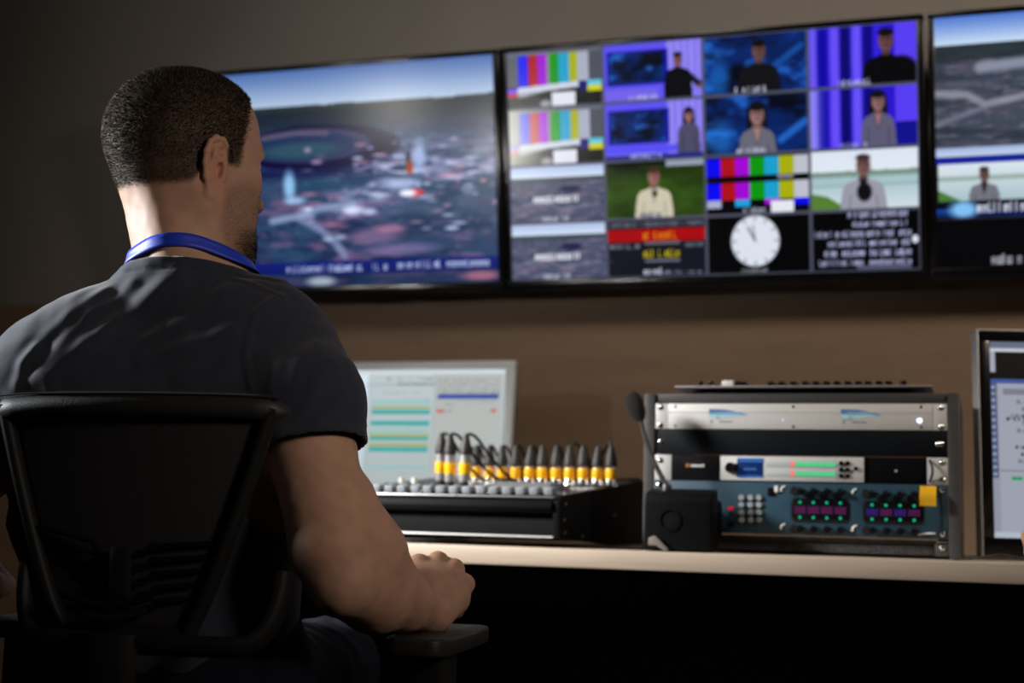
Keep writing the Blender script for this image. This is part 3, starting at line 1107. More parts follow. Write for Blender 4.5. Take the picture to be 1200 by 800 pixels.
wd.lathe([(0, -.006), (.007, -.005), (.0125, .004), (.0155, .016), (.0160, .026), (.0145, .036), (.0105, .044), (.005, .048), (0, .049)], P1, ax + Vector((-.02, 0, 0)), 24)
M['foam'] = mat('black_foam', (0.012, 0.012, 0.012), 0.95, bump=(1400, .8, .002))
wd.build('windscreen', M['foam'], mic)

# ================================================================== equipment rack
RKX0, RKX1 = -.5455, -.0535          # rack ears left/right
RKY = 2.45
rack = empty('equipment_rack', (0, RKY, DZ))
tag(rack, 'charcoal wooden equipment rack on the desk filled with silver and blue units', 'rack')
RT = .2555                            # top of the unit bay above desk
sp = []
for x0 in (RKX0 - .0185, RKX1 + .0005):
    o = MB().box((x0, -.004, .0005), (x0 + .018, .36, RT + .017), .0012).build('side_panel', M['grey_laminate'], rack)
MB().box((RKX0 - .0004, .0, RT + .001), (RKX1 + .0004, .36, RT + .0172), .001).build('top_panel', M['grey_laminate'], rack)
MB().box((RKX0, .02, .0005), (RKX1, .36, .004), .001).build('bottom_panel', M['grey_laminate'], rack)
for x0 in (RKX0 + .001, RKX1 - .017):
    rl = MB()
    rl.box((x0, .003, .005), (x0 + .016, .006, RT), 0)
    rl.box((x0 if x0 < -.3 else x0 + .013, .006, .005), (x0 + .003 if x0 < -.3 else x0 + .016, .03, RT), 0)
    rl.build('rail', M['rail_metal'], rack)
U = .0446


def u_top(i):
    return RT - .0006 - U * i


def screws(parent, zs, xs=(RKX0 + .010, RKX1 - .010), y=-.0025, r=.0036):
    for z in zs:
        for x in xs:
            mb = MB()
            mb.lathe([(0, 0), (r, 0), (r, .0014), (r * .55, .0026), (0, .0026)], (x, y, z), (0, -1, 0), 14)
            mb.lathe([(r * 1.01, -.0006), (r * 1.5, -.0006), (r * 1.5, .0003), (r * 1.01, .0003)], (x, y, z), (0, -1, 0), 14)
            mb.build('screw', M['chrome'], parent)


# ---- unit one: silver panel with two blue emblems
u1 = empty('rack_unit', (0, RKY, DZ))
tag(u1, 'silver rack unit with two blue wing emblems, topmost in the rack', 'rack unit', 'units mounted in the rack')
zt, zb = u_top(0), u_top(1) + .0008
MB().box((RKX0 + .024, -.0032, zb), (RKX1 - .024, .0005, zt), .0006).build('front_panel', M['silver'], u1)
for x0, x1 in ((RKX0 + .001, RKX0 + .0235), (RKX1 - .0235, RKX1 - .001)):
    MB().box((x0, -.0024, zb), (x1, .0005, zt), .0006).build('rack_ear', M['silver'], u1)
MB().box((RKX0 + .03, .0006, zb + .002), (RKX1 - .03, .25, zt - .002)).build('chassis', M['black_metal'], u1)
gr = MB()
gr.box((RKX0 + .024, -.0036, (zt + zb) / 2 + .006), (RKX1 - .024, -.003, (zt + zb) / 2 + .0075))
gr.box((RKX0 + .024, -.0036, zb + .006), (RKX1 - .024, -.003, zb + .0068))
gr.build('groove', M['silver_paint'], u1)
screws(u1, (zt - .006, zb + .006), y=-.0022)
for x in (RKX0 + .036, -.305, RKX1 - .042):
    for z in (zt - .005, zb + .005):
        MB().cyl((x, -.003, z), (x, -.0042, z), .0022, seg=10).build('screw', M['chrome'], u1)
M['emblem_blue'] = mat('emblem_blue', (0.07, 0.24, 0.68), 0.4)
M['emblem_mid'] = mat('emblem_mid_blue', (0.20, 0.50, 0.82), 0.4)
M['emblem_cyan'] = mat('emblem_pale_cyan', (0.50, 0.78, 0.86), 0.4)
M['emblem_grey'] = mat('emblem_grey_ink', (0.30, 0.38, 0.42), 0.5)
for ex in (-.4175, -.1935):
    zc = (zt + zb) / 2
    layers = []
    for lay, (c_, lo, hi) in enumerate((('emblem_blue', .55, 1.0), ('emblem_mid', .18, .55), ('emblem_cyan', -.35, .18))):
        e = MB()
        n_ = 22
        up = [(-.032 + .068 * k / n_, .0105 * (1 - (k / n_) ** 2.4)) for k in range(n_ + 1)]
        lw = [(-.032 + .068 * k / n_, -.0090 * (1 - k / n_) * min(1, .35 + 3 * k / n_)) for k in range(n_ + 1)]
        def pt(k, s_):
            a_ = lw[k][1]; b_ = up[k][1]
            f_ = (s_ + .35) / 1.35
            return (ex + up[k][0], -.0035 - .0001 * lay, zc + .002 + a_ + (b_ - a_) * f_)
        va = [e.bm.verts.new(pt(k, lo)) for k in range(n_ + 1)]
        vb = [e.bm.verts.new(pt(k, hi)) for k in range(n_ + 1)]
        for k in range(n_):
            e.bm.faces.new([va[k], va[k + 1], vb[k + 1], vb[k]])
        layers.append((e, c_))
    eo = layers[0][0].build('emblem', M[layers[0][1]], u1)
    for e, c_ in layers[1:]:
        e.build('emblem_band', M[c_], eo)
    tx = MB()
    g_ = random.Random(5)
    for r2, (x0, x1, z, hh) in enumerate(((-.014, .010, zc - .0105, .0030), (-.027, -.004, zc + .0105, .0020), (-.029, -.0255, zc - .012, .008), (-.020, -.0135, zc - .005, .005))):
        x = x0
        while x < x1:
            wd_ = g_.uniform(.0008, .0016)
            tx.box((ex + x, -.0038, z), (ex + x + wd_, -.0034, z + hh * g_.uniform(.7, 1)))
            x += wd_ + .0006
    tx.build('lettering', M['emblem_grey'], eo)
MB().lathe([(0, 0), (.0042, 0), (.0036, .0022), (0, .003)], (RKX1 - .0445, -.003, zb + .0155), (0, -1, 0), 14).build('power_light', M['white_led'], u1)
MB().lathe([(0, 0), (.0022, 0), (.0018, .0012), (0, .0016)], (-.3225, -.003, zb + .0155), (0, -1, 0), 12).build('status_light', M['violet_led'], u1)

# ---- unit two: black blank plate
u2 = empty('rack_unit', (0, RKY, DZ))
tag(u2, 'plain black blanking plate in the rack directly under the silver unit', 'rack unit', 'units mounted in the rack')
zt, zb = u_top(1), u_top(2) + .0008
M['blank'] = mat('blue_black_enamel', (0.0050, 0.0070, 0.010), 0.5, spec=.12)
MB().box((RKX0 + .006, -.0026, zb), (RKX1 - .001, .0005, zt), .0008).build('front_panel', M['blank'], u2)
screws(u2, ((zt + zb) / 2,))
screws(u2, ((zt + zb) / 2,), xs=(RKX1 - .016,))

# ---- unit three: processor with a silver middle and level bars
u3 = empty('rack_unit', (0, RKY, DZ))
tag(u3, 'black rack unit with silver middle, small blue screen and green level bars', 'rack unit', 'units mounted in the rack')
zt, zb = u_top(2), u_top(3) + .0008
zc = (zt + zb) / 2
MB().box((RKX0 + .031, -.0028, zb), (RKX1 - .034, .0005, zt), .0008).build('front_panel', M['black_gloss'], u3)
MB().box((RKX0 + .03, .0006, zb + .002), (RKX1 - .03, .25, zt - .002)).build('chassis', M['black_metal'], u3)
MB().box((RKX0 + .0005, -.0026, zb), (RKX0 + .0305, .0005, zt), .0008).build('rack_ear', M['silver_paint'], u3)
eo = MB().box((RKX1 - .0335, -.0026, zb), (RKX1 - .0005, .0005, zt), .0008).build('rack_ear', M['silver_paint'], u3)
MB().tube([(RKX1 - .0335 + .005 * math.sin(PI * k / 8) + .004, -.003 - .009 * math.sin(PI * k / 8), zb + .004 + (zt - zb - .008) * k / 8) for k in range(9)], .0022, 8).build('handle', M['black_metal'], eo)
screws(u3, (zt - .008, zb + .007), xs=(RKX1 - .009,))
screws(u3, (zt - .010,), xs=(RKX0 + .011,))
fx0, fx1 = -.4285, -.188
fo = MB().box((fx0, -.0070, zb + .001), (fx1, -.0028, zt - .001), .0012).build('fascia', M['silver_paint'], u3)
MB().lathe([(0, 0), (.0095, 0), (.0090, .009), (.0075, .011), (0, .011)], (fx0 + .018, -.007, zc + .0005), (0, -1, 0), 20).build('encoder_knob', M['black_gloss'], u3)
MB().box((fx0 + .018, -.0085, zc - .006), (fx0 + .031, -.0070, zc + .008), .001).build('knob_guard', M['black_plastic'], u3)
M['lcd_blue'] = mat('blue_lcd', (0.006, 0.018, 0.075), 0.25, emit=((0.008, 0.035, 0.16), .35))
M['lcd_mid'] = mat('blue_lcd_lines', (0.02, 0.08, 0.26), 0.25, emit=((0.05, 0.16, 0.5), 0.4))
lo = MB().box((fx0 + .029, -.0076, zb + .0065), (fx0 + .0735, -.0068, zt - .0045), .0004).build('display', M['lcd_blue'], u3)
l2 = MB()
l2.box((fx0 + .029, -.0079, zt - .0115), (fx0 + .0735, -.0074, zt - .0045))
l2.box((fx0 + .040, -.0079, zc - .003), (fx0 + .062, -.0074, zc + .0005))
l2.box((fx0 + .029, -.0079, zb + .0065), (fx0 + .0735, -.0074, zb + .010))
l2.build('display_lines', M['lcd_mid'], lo)
M['meter_red'] = mat('meter_red', (0.2, 0.02, 0.02), 0.3, emit=((1.0, 0.24, 0.20), 0.8))
M['meter_green'] = mat('meter_green', (0.02, 0.2, 0.08), 0.3, emit=((0.12, 0.80, 0.36), 0.55))
M['meter_pale'] = mat('meter_window', (0.42, 0.46, 0.50), 0.3)
for z0, z1 in ((zc + .0035, zc + .0125), (zc - .0125, zc - .0035)):
    mo = MB().box((fx0 + .078, -.0076, z0), (fx0 + .1945, -.0068, z1), .0003).build('level_meter', M['meter_pale'], u3)
    MB().box((fx0 + .1195, -.0080, z0 + .0004), (fx0 + .1270, -.0074, z1 - .0004)).build('peak_light', M['meter_red'], mo)
    MB().box((fx0 + .1275, -.0080, z0 + .0008), (fx0 + .1945, -.0074, z1 - .0008)).build('level_bar', M['meter_green'], mo)
for j in range(3):
    for i in range(2):
        MB().lathe([(0, 0), (.0042, 0), (.0042, .002), (.003, .0032), (0, .0034)], (fx0 + .2035 + .0105 * i, -.007, zc + .0105 - .0105 * j), (0, -1, 0), 12).build('key', M['black_gloss'], u3)
MB().lathe([(0, 0), (.0038, 0), (.0034, .004), (0, .0045)], (fx0 + .2275, -.007, zc + .002), (0, -1, 0), 12).build('phones_socket', M['black_gloss'], u3)
MB().lathe([(0, 0), (.0020, 0), (0, .0016)], (RKX1 - .083, -.0028, zc - .001), (0, -1, 0), 10).build('status_light', M['rail_metal'], u3)
lg = MB()
g_ = random.Random(9)
x = fx0 - .052
while x < fx0 - .030:
    wd_ = g_.uniform(.0014, .0026)
    lg.box((x, -.0032, zc + .0015), (x + wd_, -.0027, zc + .0015 + g_.choice((.0035, .0045))))
    x += wd_ + .0005
lo = lg.build('maker_lettering', M['white_plastic'], u3)
M['orange_mark'] = mat('orange_print', (0.60, 0.20, 0.03), 0.5)
MB().lathe([(.0015, 0), (.0032, 0), (.0032, .0006), (.0015, .0006)], (fx0 - .058, -.0027, zc + .004), (0, -1, 0), 14).build('maker_mark', M['orange_mark'], lo)

# ---- units four and five: blue two-high intercom panel
u4 = empty('rack_unit', (0, RKY, DZ))
tag(u4, 'petrol blue two-high rack unit with keypad, two dark displays and black knobs', 'rack unit', 'units mounted in the rack')
zt, zb = u_top(3), u_top(5) + .001
H4 = zt - zb
fp = [(RKX0 + .001, zb), (RKX1 - .001, zb), (RKX1 - .001, zt), (RKX0 + .001, zt)]
MB().prism(fp, 'y', -.0045, .0005, bevel=.0009).build('front_panel', M['blue_panel'], u4)
MB().box((RKX0 + .03, .0006, zb + .002), (RKX1 - .03, .25, zt - .002)).build('chassis', M['black_metal'], u4)


def P4(px, py):
    """Photo position on the panel's face, at the rack's own depth."""
    a = at(px, py, 1.0) - CAM
    w = CAM + a * ((RKY - .0045 - CAM.y) / a.y)
    return w.x, w.z - DZ


screws(u4, (zt - .008, zb + .008), y=-.0042, r=.0042)
x_, z_ = P4(822, 606)
ho = MB().prism([(x_ - .042, z_ - .030), (x_ + .034, z_ - .030), (x_ + .036, z_ - .026), (x_ + .032, z_ + .028), (x_ + .026, z_ + .032), (x_ - .042, z_ + .030)], 'y', -.0062, -.004, bevel=.002).build('handset_bay', M['console_black'], u4)
for j, py in enumerate((583, 591.5, 600.5, 609)):
    for i, px in enumerate((869, 879.5, 889.5)):
        x_, z_ = P4(px, py)
        MB().lathe([(0, 0), (.0052, 0), (.0050, .003), (.0040, .0046), (0, .0040)], (x_, -.0042, z_), (0, -1, 0), 14).build('keypad_key', M['grey_key'], u4)
for px, py, m_ in ((856.5, 595.5, 'red_led'),):
    x_, z_ = P4(px, py)
    MB().box((x_ - .005, -.0062, z_ - .003), (x_ + .005, -.0042, z_ + .003), .001).build('call_light', M[m_], u4)
x_, z_ = P4(857, 602)
MB().box((x_ - .004, -.0062, z_ - .002), (x_ + .004, -.0042, z_ + .002), .001).build('call_key', M['black_gloss'], u4)
x_, z_ = P4(857, 614)
MB().lathe([(0, 0), (.0055, 0), (.005, .010), (0, .0105)], (x_, -.0042, z_), (0, -1, 0), 14).build('volume_knob', M['black_gloss'], u4)
x_, z_ = P4(905, 576)
MB().box((x_ - .008, -.007, z_ - .007), (x_ + .004, -.0042, z_ + .007), .001).build('toggle_switch', M['black_gloss'], u4)
x_, z_ = P4(910, 574)
MB().box((x_ - .003, -.0085, z_ - .004), (x_ + .003, -.0042, z_ + .007), .001).build('toggle_lever', M['white_plastic'], u4)
M['magenta_disp'] = mat('dim_magenta_display', (0.03, 0.005, 0.03), 0.3, emit=((0.10, 0.015, 0.085), .35))
M['violet_disp'] = mat('dim_violet_display', (0.01, 0.005, 0.05), 0.3, emit=((0.035, 0.012, 0.16), .45))
for w_, (x0p, x1p, ytop, ybot, lit) in enumerate(((928, 995, 583.5, 612, 'magenta_disp'), (1012, 1082, 587, 614, 'violet_disp'))):
    xa, za = P4(x0p, ytop)
    xb, zb2 = P4(x1p, ybot)
    mid = [(xa + .004, zb2), (xb - .004, zb2), (xb, zb2 + .008), (xb, za - .008), (xb - .004, za), (xa + .004, za), (xa, za - .008), (xa, zb2 + .008)]
    wo = MB().prism(mid, 'y', -.0062, -.004, bevel=.0008).build('display_window', M['black_gloss'], u4)
    MB().prism([(a + (.0014 if a > (xa + xb) / 2 else -.0014), b + (.0014 if b > (za + zb2) / 2 else -.0014)) for a, b in mid], 'y', -.0054, -.0042).build('window_frame', M['black_plastic'], wo)
    n_ = 4
    for k in range(n_):
        xc = xa + (xb - xa) * (k + .62) / (n_ + .25)
        hh = (za - zb2)
        dm = 'magenta_disp' if (w_ == 0 or k % 2 == 1) else 'violet_disp'
        MB().box((xc - .0095, -.0066, zb2 + hh * .34), (xc + .0095, -.0061, zb2 + hh * .66)).build('name_display', M[dm], wo)
        for zz in (zb2 + hh * .17, zb2 + hh * .83):
            MB().lathe([(0, 0), (.0027, 0), (.0022, .001), (0, .0013)], (xc, -.0061, zz), (0, -1, 0), 10).build('key_light', M['green_led'], wo)
        for sgn, zz in ((1, za + .0125), (-1, zb2 - .0125)):
            kn = MB()
            kn.lathe([(0, 0), (.0062, 0), (.0056, .003), (.0050, .012), (.0040, .0135), (0, .0135)], (xc, -.0042, zz), (0, -1, 0), 16)
            kn.box((xc - .0035 + .006 * 0, -.012, zz - .0006), (xc + .0100, -.006, zz + .0018), .0006)
            kn.build('level_knob', M['black_gloss'], u4)
    for sgn, zz in ((1, za + .0125), (-1, zb2 - .0125)):
        ar = MB()
        xk = xa - .012
        ar.tube([(xk + .006 * math.cos(a), -.0052, zz + .007 * math.sin(a)) for a in [PI * .45 + PI * .65 * t_ / 8 for t_ in range(9)]], .0016, 6)
        ar.build('white_mark', M['white_plastic'], u4)
        bk = MB()
        bk.cyl((xa + .004, -.0042, zz), (xa + .004, -.0065, zz), .008, .007)
        bk.build('knob_skirt', M['black_plastic'], u4)
x_, z_ = P4(1086, 625.5)
sw = MB()
sw.tube([(x_ - .014 + .028 * k / 8, -.0050, z_ - .002 + .0032 * math.sin(PI * .62 * k / 8)) for k in range(9)], .0014, 6, taper=[.0006 + .0011 * math.sin(PI * (k + 1) / 10) for k in range(9)])
sw.build('maker_swoosh', M['white_plastic'], u4)
xg, _z = P4(1101, 600)
MB().tube([(xg + .0035 * math.sin(PI * k / 10), -.0047, zb + .004 + (H4 - .008) * k / 10) for k in range(11)], .0016, 6).build('panel_groove', M['gap_black'], u4)

# ---- lowest unit: dark mesh fronted
u5 = empty('rack_unit', (0, RKY, DZ))
tag(u5, 'dark grille fronted rack unit, lowest in the rack, half hidden by the desk edge', 'rack unit', 'units mounted in the rack')
zt, zb = u_top(5) - .0015, .0055
M['grille'] = mat('dark_grille', (0.028, 0.029, 0.031), 0.55, noise=(260, .8, (1, 1, 1)), bump=(300, 1, .004))
MB().box((RKX0 + .018, .004, zb), (RKX1 - .022, .008, zt - .005), .0008).build('grille', M['grille'], u5)
MB().box((RKX0 + .001, -.0022, zt - .0055), (RKX1 - .001, .0005, zt), .0006).build('top_lip', M['black_metal'], u5)
MB().box((RKX0 + .03, .0085, zb + .001), (RKX1 - .03, .25, zt - .004)).build('chassis', M['black_metal'], u5)
MB().box((RKX1 - .0215, -.0024, zb), (RKX1 - .001, .0005, zt - .006), .0006).build('rack_ear', M['grey_laminate'], u5)
MB().box((RKX0 + .001, -.0024, zb), (RKX0 + .0175, .0005, zt - .006), .0006).build('rack_ear', M['grey_laminate'], u5)
screws(u5, (zt - .012,), y=-.0022, r=.0042)
MB().box((RKX1 - .020, -.0042, zt - .0030), (RKX1 - .0025, -.0022, zt - .0002), .0005).build('label_tab', M['chrome'], u5)

# ---- yellow note stuck on the blue unit
xa, za = P4(1078, 569)
xb, zb2 = P4(1097.5, 593)
nt_ = MB()
ys = [-.0175, -.0178, -.0172, -.0160]
rows = []
for k in range(7):
    t_ = k / 6
    y = RKY - .0052 - .0145 * min(1, t_ * 2.2)
    rows.append([nt_.bm.verts.new((xa + (xb - xa) * i / 4, y + .0006 * math.sin(i), DZ + za + (zb2 - za) * t_)) for i in range(5)])
for a, b in zip(rows, rows[1:]):
    for i in range(4):
        nt_.bm.faces.new([a[i], a[i + 1], b[i + 1], b[i]])
ex = bmesh.ops.solidify(nt_.bm, geom=list(nt_.bm.faces), thickness=.0009)
note = nt_.build('sticky_note', M['sticky'])
tag(note, 'small yellow paper note stuck on the blue rack unit', 'note')

# ---- control panel lying on the rack
cp = empty('remote_controller', (-.302, RKY + .03, DZ + RT + .0172), R(.0))
tag(cp, 'thin silver edged remote controller with black buttons lying on top of the rack', 'remote controller')
MB().prism([(-.001, .0), (.115, .0), (.115, .012), (.012, .008)], 'x', -.185, .190, bevel=.0008).build('base', M['black_metal'], cp)
M['mauve_metal'] = mat('anodised_edge', (0.40, 0.37, 0.41), 0.4, metal=.4)
plate = MB().box((-.212, -.018, .0115), (.224, .150, .0150), .0008, rot=None).build('plate', M['mauve_metal'], cp)
xs = [-.172, -.153, -.047, -.029, -.008, .012, .030, .048, .066, .084, .102, .118, .136, .152, .176]
for k, x in enumerate(xs):
    b = MB()
    if x > .17 or k < 2:
        b.lathe([(0, 0), (.0056, 0), (.0060, .003), (.0052, .0105), (0, .0115)], (x, .012, .015), (0, 0, 1), 14)
        b.build('knob', M['black_gloss'], cp)
    else:
        b.box((x - .0058, .004, .015), (x + .0058, .018, .0245), .0022)
        b.build('button', M['black_gloss'], cp)
        b = MB()
        b.box((x - .0058, .040, .015), (x + .0058, .054, .0245), .0022)
        b.build('button', M['black_gloss'], cp)
b = MB()
b.box((-.133, .004, .015), (-.112, .026, .0268), .003)
b.build('joystick_housing', M['white_plastic'], cp)['label'] = 'white switch block'
b = MB()
b.box((-.1115, .004, .015), (-.089, .026, .0255), .0035)
b.build('switch_block', M['black_gloss'], cp)
M['blue_print'] = mat('faint_blue_print', (0.05, 0.10, 0.25), 0.5)
# ================================================================== computer monitors
def page_left():
    c = Canvas(300, 226, (.70, .74, .75))
    n = vnoise(226, 300, 3, 4, 2)
    c.grad(0, 0, 1, 1, (.73, .78, .80), (.66, .70, .70))
    c.grad(0, 0, .21, 1, (.90, .96, 1.0), (.74, .80, .86))
    c.grad(.10, 0, .215, 1, (.84, .90, .95), (.70, .76, .82))
    c.rect(.0, .0, 1, .035, (.80, .84, .86))
    c.script(.30, .055, .96, .080, (.42, .46, .48), 90, .7, .3)
    c.rect(.20, .10, .60, .125, (.62, .66, .68), .5)
    c.script(.38, .095, .60, .12, (.36, .40, .42), 91, .8, .15)
    c.rect(.24, .13, .245, .95, (.60, .65, .68), .6)
    c.script(.30, .165, .52, .185, (.62, .62, .64), 97, .5, .3)
    teal, oliv = (.14, .64, .62), (.62, .64, .32)
    for y, hh, cc in ((.235, .016, (.46, .76, .76)), (.275, .018, oliv), (.300, .036, teal), (.385, .034, teal), (.445, .016, (.46, .76, .76)), (.470, .012, (.64, .72, .62)),
                      (.488, .016, oliv), (.505, .026, teal), (.555, .020, oliv), (.580, .034, teal), (.72, .014, (.46, .76, .76))):
        c.rect(.245, y, .585, y + hh, cc, .9)
    for q in range(14):
        c.script(.42, .215 + q * .05, .58, .228 + q * .05, (.55, .60, .60), 100 + q, .35, .3)
    c.rect(.60, .04, .98, .93, (.69, .71, .70))
    c.rect(.60, .04, .605, .93, (.58, .62, .64))
    for q, y in enumerate((.075, .105, .14, .165)):
        c.script(.62, y, .97, y + .020, (.42, .46, .46), 120 + q, .6, .3)
    c.rect(.62, .185, .965, .222, (.17, .27, .62))
    c.script(.74, .232, .96, .248, (.5, .5, .52), 126, .5, .3)
    c.rect(.62, .30, .66, .322, (.78, .28, .30))
    c.rect(.925, .295, .955, .317, (.78, .28, .30))
    c.script(.66, .25, .72, .27, (.42, .42, .44), 127, .6, .1)
    c.script(.66, .30, .72, .32, (.42, .42, .44), 128, .6, .1)
    c.rect(0, .955, 1, 1, (.55, .62, .70))
    return c


def page_right():
    c = Canvas(300, 226, (.55, .57, .62))
    c.rect(0, 0, 1, .035, (.40, .43, .50))
    c.rect(0, .035, 1, .055, (.74, .76, .80))
    c.rect(.0, .055, 1, .195, (.012, .012, .016))
    c.rect(.0, .055, .022, .16, (.62, .64, .70))
    c.rect(.0, .195, 1, .215, (.24, .32, .58))
    c.rect(.03, .215, 1, 1, (.60, .62, .67))
    c.rect(.0, .215, .028, .70, (.30, .34, .46))
    for q in range(14):
        c.rect(.008, .23 + q * .034, .02, .242 + q * .034, (.58, .62, .72))
    for q, (y, u0) in enumerate(((.25, .14), (.30, .10), (.335, .12), (.37, .08), (.405, .12), (.445, .10), (.53, .09), (.565, .11), (.60, .10), (.635, .12))):
        c.script(u0, y, .55, y + .020, (.08, .09, .11), 140 + q, .9, .12)
    c.rect(.05, .245, .60, .275, (.46, .48, .52))
    c.script(.06, .385, .5, .405, (.08, .08, .1), 160, .8, .12)
    c.rect(.03, .66, 1, .665, (.33, .36, .42))
    c.rect(.075, .69, .115, .71, (.06, .58, .36))
    c.rect(.03, .715, 1, .97, (.60, .62, .68))
    c.rect(0, .97, 1, 1, (.68, .71, .76))
    return c


def monitor(name, loc, rz, tilt, w, h, page, frame_mat, bez, label, silver_rim=False, base_z=0.0):
    """Origin at the foot under the panel's middle; h = panel bottom above the desk."""
    root = empty(name, loc, rz)
    tag(root, label, 'monitor', 'computer monitors on the desk')
    hp, z0 = h
    T = Matrix.Translation((0, 0, z0)) @ Matrix.Rotation(-tilt, 4, 'X') @ Matrix.Translation((0, 0, hp / 2))
    s = picture('screen', page, w - 2 * bez[0], hp - bez[1] - bez[2], root, M['monitor_picture'], (0, 0, (bez[2] - bez[1]) / 2))
    s.data.transform(T)
    f = MB()
    f.box((-w / 2, -.007, hp / 2 - bez[1]), (w / 2, .012, hp / 2), .002)
    f.box((-w / 2, -.007, -hp / 2), (w / 2, .012, -hp / 2 + bez[2]), .002)
    f.box((-w / 2, -.007, -hp / 2 + bez[2]), (-w / 2 + bez[0], .012, hp / 2 - bez[1]), .002)
    f.box((w / 2 - bez[0], -.007, -hp / 2 + bez[2]), (w / 2, .012, hp / 2 - bez[1]), .002)
    f.build('bezel', frame_mat, root, mw=T)
    b = MB()
    b.box((-w / 2 + .003, .008, -hp / 2 + .003), (w / 2 - .003, .034, hp / 2 - .003), .006)
    b.box((-w * .3, .03, -hp * .3), (w * .3, .058, hp * .25), .012)
    b.build('back_cover', M['black_plastic'], root, mw=T)
    if silver_rim:
        r = MB()
        for x in (-w / 2 - .0025, w / 2):
            r.box((x, -.009, -hp / 2), (x + .0025, .030, hp / 2 + .002), .001)
        r.box((-w / 2 - .0035, -.009, hp / 2), (w / 2 + .0035, .030, hp / 2 + .003), .001)
        r.build('outer_rim', M['silver_paint'], root, mw=T)
    st = MB()
    st.box((-.035, .055, .008), (.035, .082, z0 + hp * .52), .006)
    st.box((-.04, .045, z0 + hp * .38), (.04, .075, z0 + hp * .55), .006)
    so = st.build('stand', M['black_plastic'], root)
    st = MB()
    n_ = 28
    st.prism([(.12 * math.cos(2 * PI * k / n_), .065 + .09 * math.sin(2 * PI * k / n_)) for k in range(n_)], 'z', .0005, .012, bevel=.003)
    st.build('stand_base', M['black_plastic'], root)
    return root


M['screen_frame'] = mat('pale_silver_bezel', (0.58, 0.64, 0.67), 0.45, metal=.1)
ml = monitor('computer_monitor', (-1.2035, 2.93, DZ), 0, R(5), .46, (.345, .050), page_left(), M['screen_frame'], (.021, .018, .024),
             'silver framed monitor with teal striped program window behind the mixing console')
mr_ang = R(15)
mrx, mry = -.002, 2.60
mw_ = .50
mr = monitor('computer_monitor', (mrx + mw_ / 2 * math.cos(mr_ang), mry + mw_ / 2 * math.sin(mr_ang), DZ), mr_ang, R(2.5), mw_, (.392, .006), page_right(), M['black_gloss'],
             (.020, .018, .032), 'black framed monitor with grey text page at the right edge of the photo', silver_rim=True)

# thin cable lying along the desk in front of the right monitor
pts = []
for k in range(30):
    t = k / 29
    pts.append((-.045 + .16 * t, 2.372 + .03 * math.sin(3.2 * t), DZ + .0022 + .0095 * math.exp(-((t - .45) / .22) ** 2)))
cb = MB().tube(pts, .0017, 8).build('desk_cable', M['black_rubber'])
tag(cb, 'thin dark cable looping over the desk edge below the right monitor', 'cable')
# ================================================================== office chair
M['chair_mesh'] = mat('black_chair_mesh', (0.012, 0.012, 0.014), 0.75, noise=(500, .4, (1, 1, 1)), bump=(700, .5, .001))
M['chair_frame'] = mat('black_chair_nylon', (0.011, 0.012, 0.012), 0.5, spec=.12, bump=(500, .15, .0006))
M['chair_vinyl'] = mat('black_chair_leatherette', (0.020, 0.022, 0.022), 0.5, spec=.35, bump=(420, .35, .001))
M['chair_seat'] = mat('black_seat_fabric', (0.012, 0.012, 0.014), 0.9, bump=(600, .4, .001))
CHX, CHY = -.905, 1.60
chair = empty('office_chair', (CHX, CHY, 0), R(7))
tag(chair, 'black mesh-backed office chair with armrests under the seated man', 'chair')


def back_y(x, z):
    """Depth of the curved backrest: wraps forward at the sides, leans back upward."""
    return -.262 - .09 * (z - .66) + .9 * x * x


def half_w(z):
    t = (z - .655) / (.905 - .655)
    return .066 + (.155 - .066) * min(1, max(0, t)) ** .8


# top roll: padded leatherette band along the upper edge
tb = MB()
n = 21
prof = [(-.012, -.010), (-.016, .0), (-.012, .013), (0, .017), (.010, .013), (.013, 0), (.008, -.012)]
rings = []
for k in range(n):
    x = -.172 + .344 * k / (n - 1)
    e = 1 - .65 * max(0, (abs(x) - .150) / .022) ** 2
    zc = .893 - .25 * max(0, abs(x - .026) - .11) ** 1.5
    rings.append([tb.bm.verts.new((x, back_y(x, .89) + a * e, zc + b * e)) for a, b in prof])
for a, b in zip(rings, rings[1:]):
    for k in range(len(prof)):
        f = tb.bm.faces.new([a[k], b[k], b[(k + 1) % len(prof)], a[(k + 1) % len(prof)]])
tb.bm.faces.new(rings[0]); tb.bm.faces.new(rings[-1][::-1])
top = tb.build('top_band', M['chair_vinyl'], chair, angle=70)
ss = MB()
ss.tube([(-.165 + .33 * k / 30, back_y(-.165 + .33 * k / 30, .89) - .0125, .893 - .25 * max(0, abs(-.165 + .33 * k / 30) - .12) ** 1.5 + .0135) for k in range(31)], .0011, 6)
ss.build('seam', M['chair_frame'], top)
# mesh panel
nx, nz = 26, 20
Vv, Ff = [], []
for j in range(nz):
    z = .655 + (.892 - .655) * j / (nz - 1)
    for i in range(nx):
        x = (2 * i / (nx - 1) - 1) * half_w(z)
        Vv.append((x, back_y(x, z), z))
for j in range(nz - 1):
    for i in range(nx - 1):
        a = j * nx + i
        Ff.append((a, a + 1, a + nx + 1, a + nx))
pm = mesh_from_arrays('mesh_back', np.array(Vv), np.array(Ff), M['chair_mesh'], chair)
sm = pm.modifiers.new('thickness', 'SOLIDIFY'); sm.thickness = .004
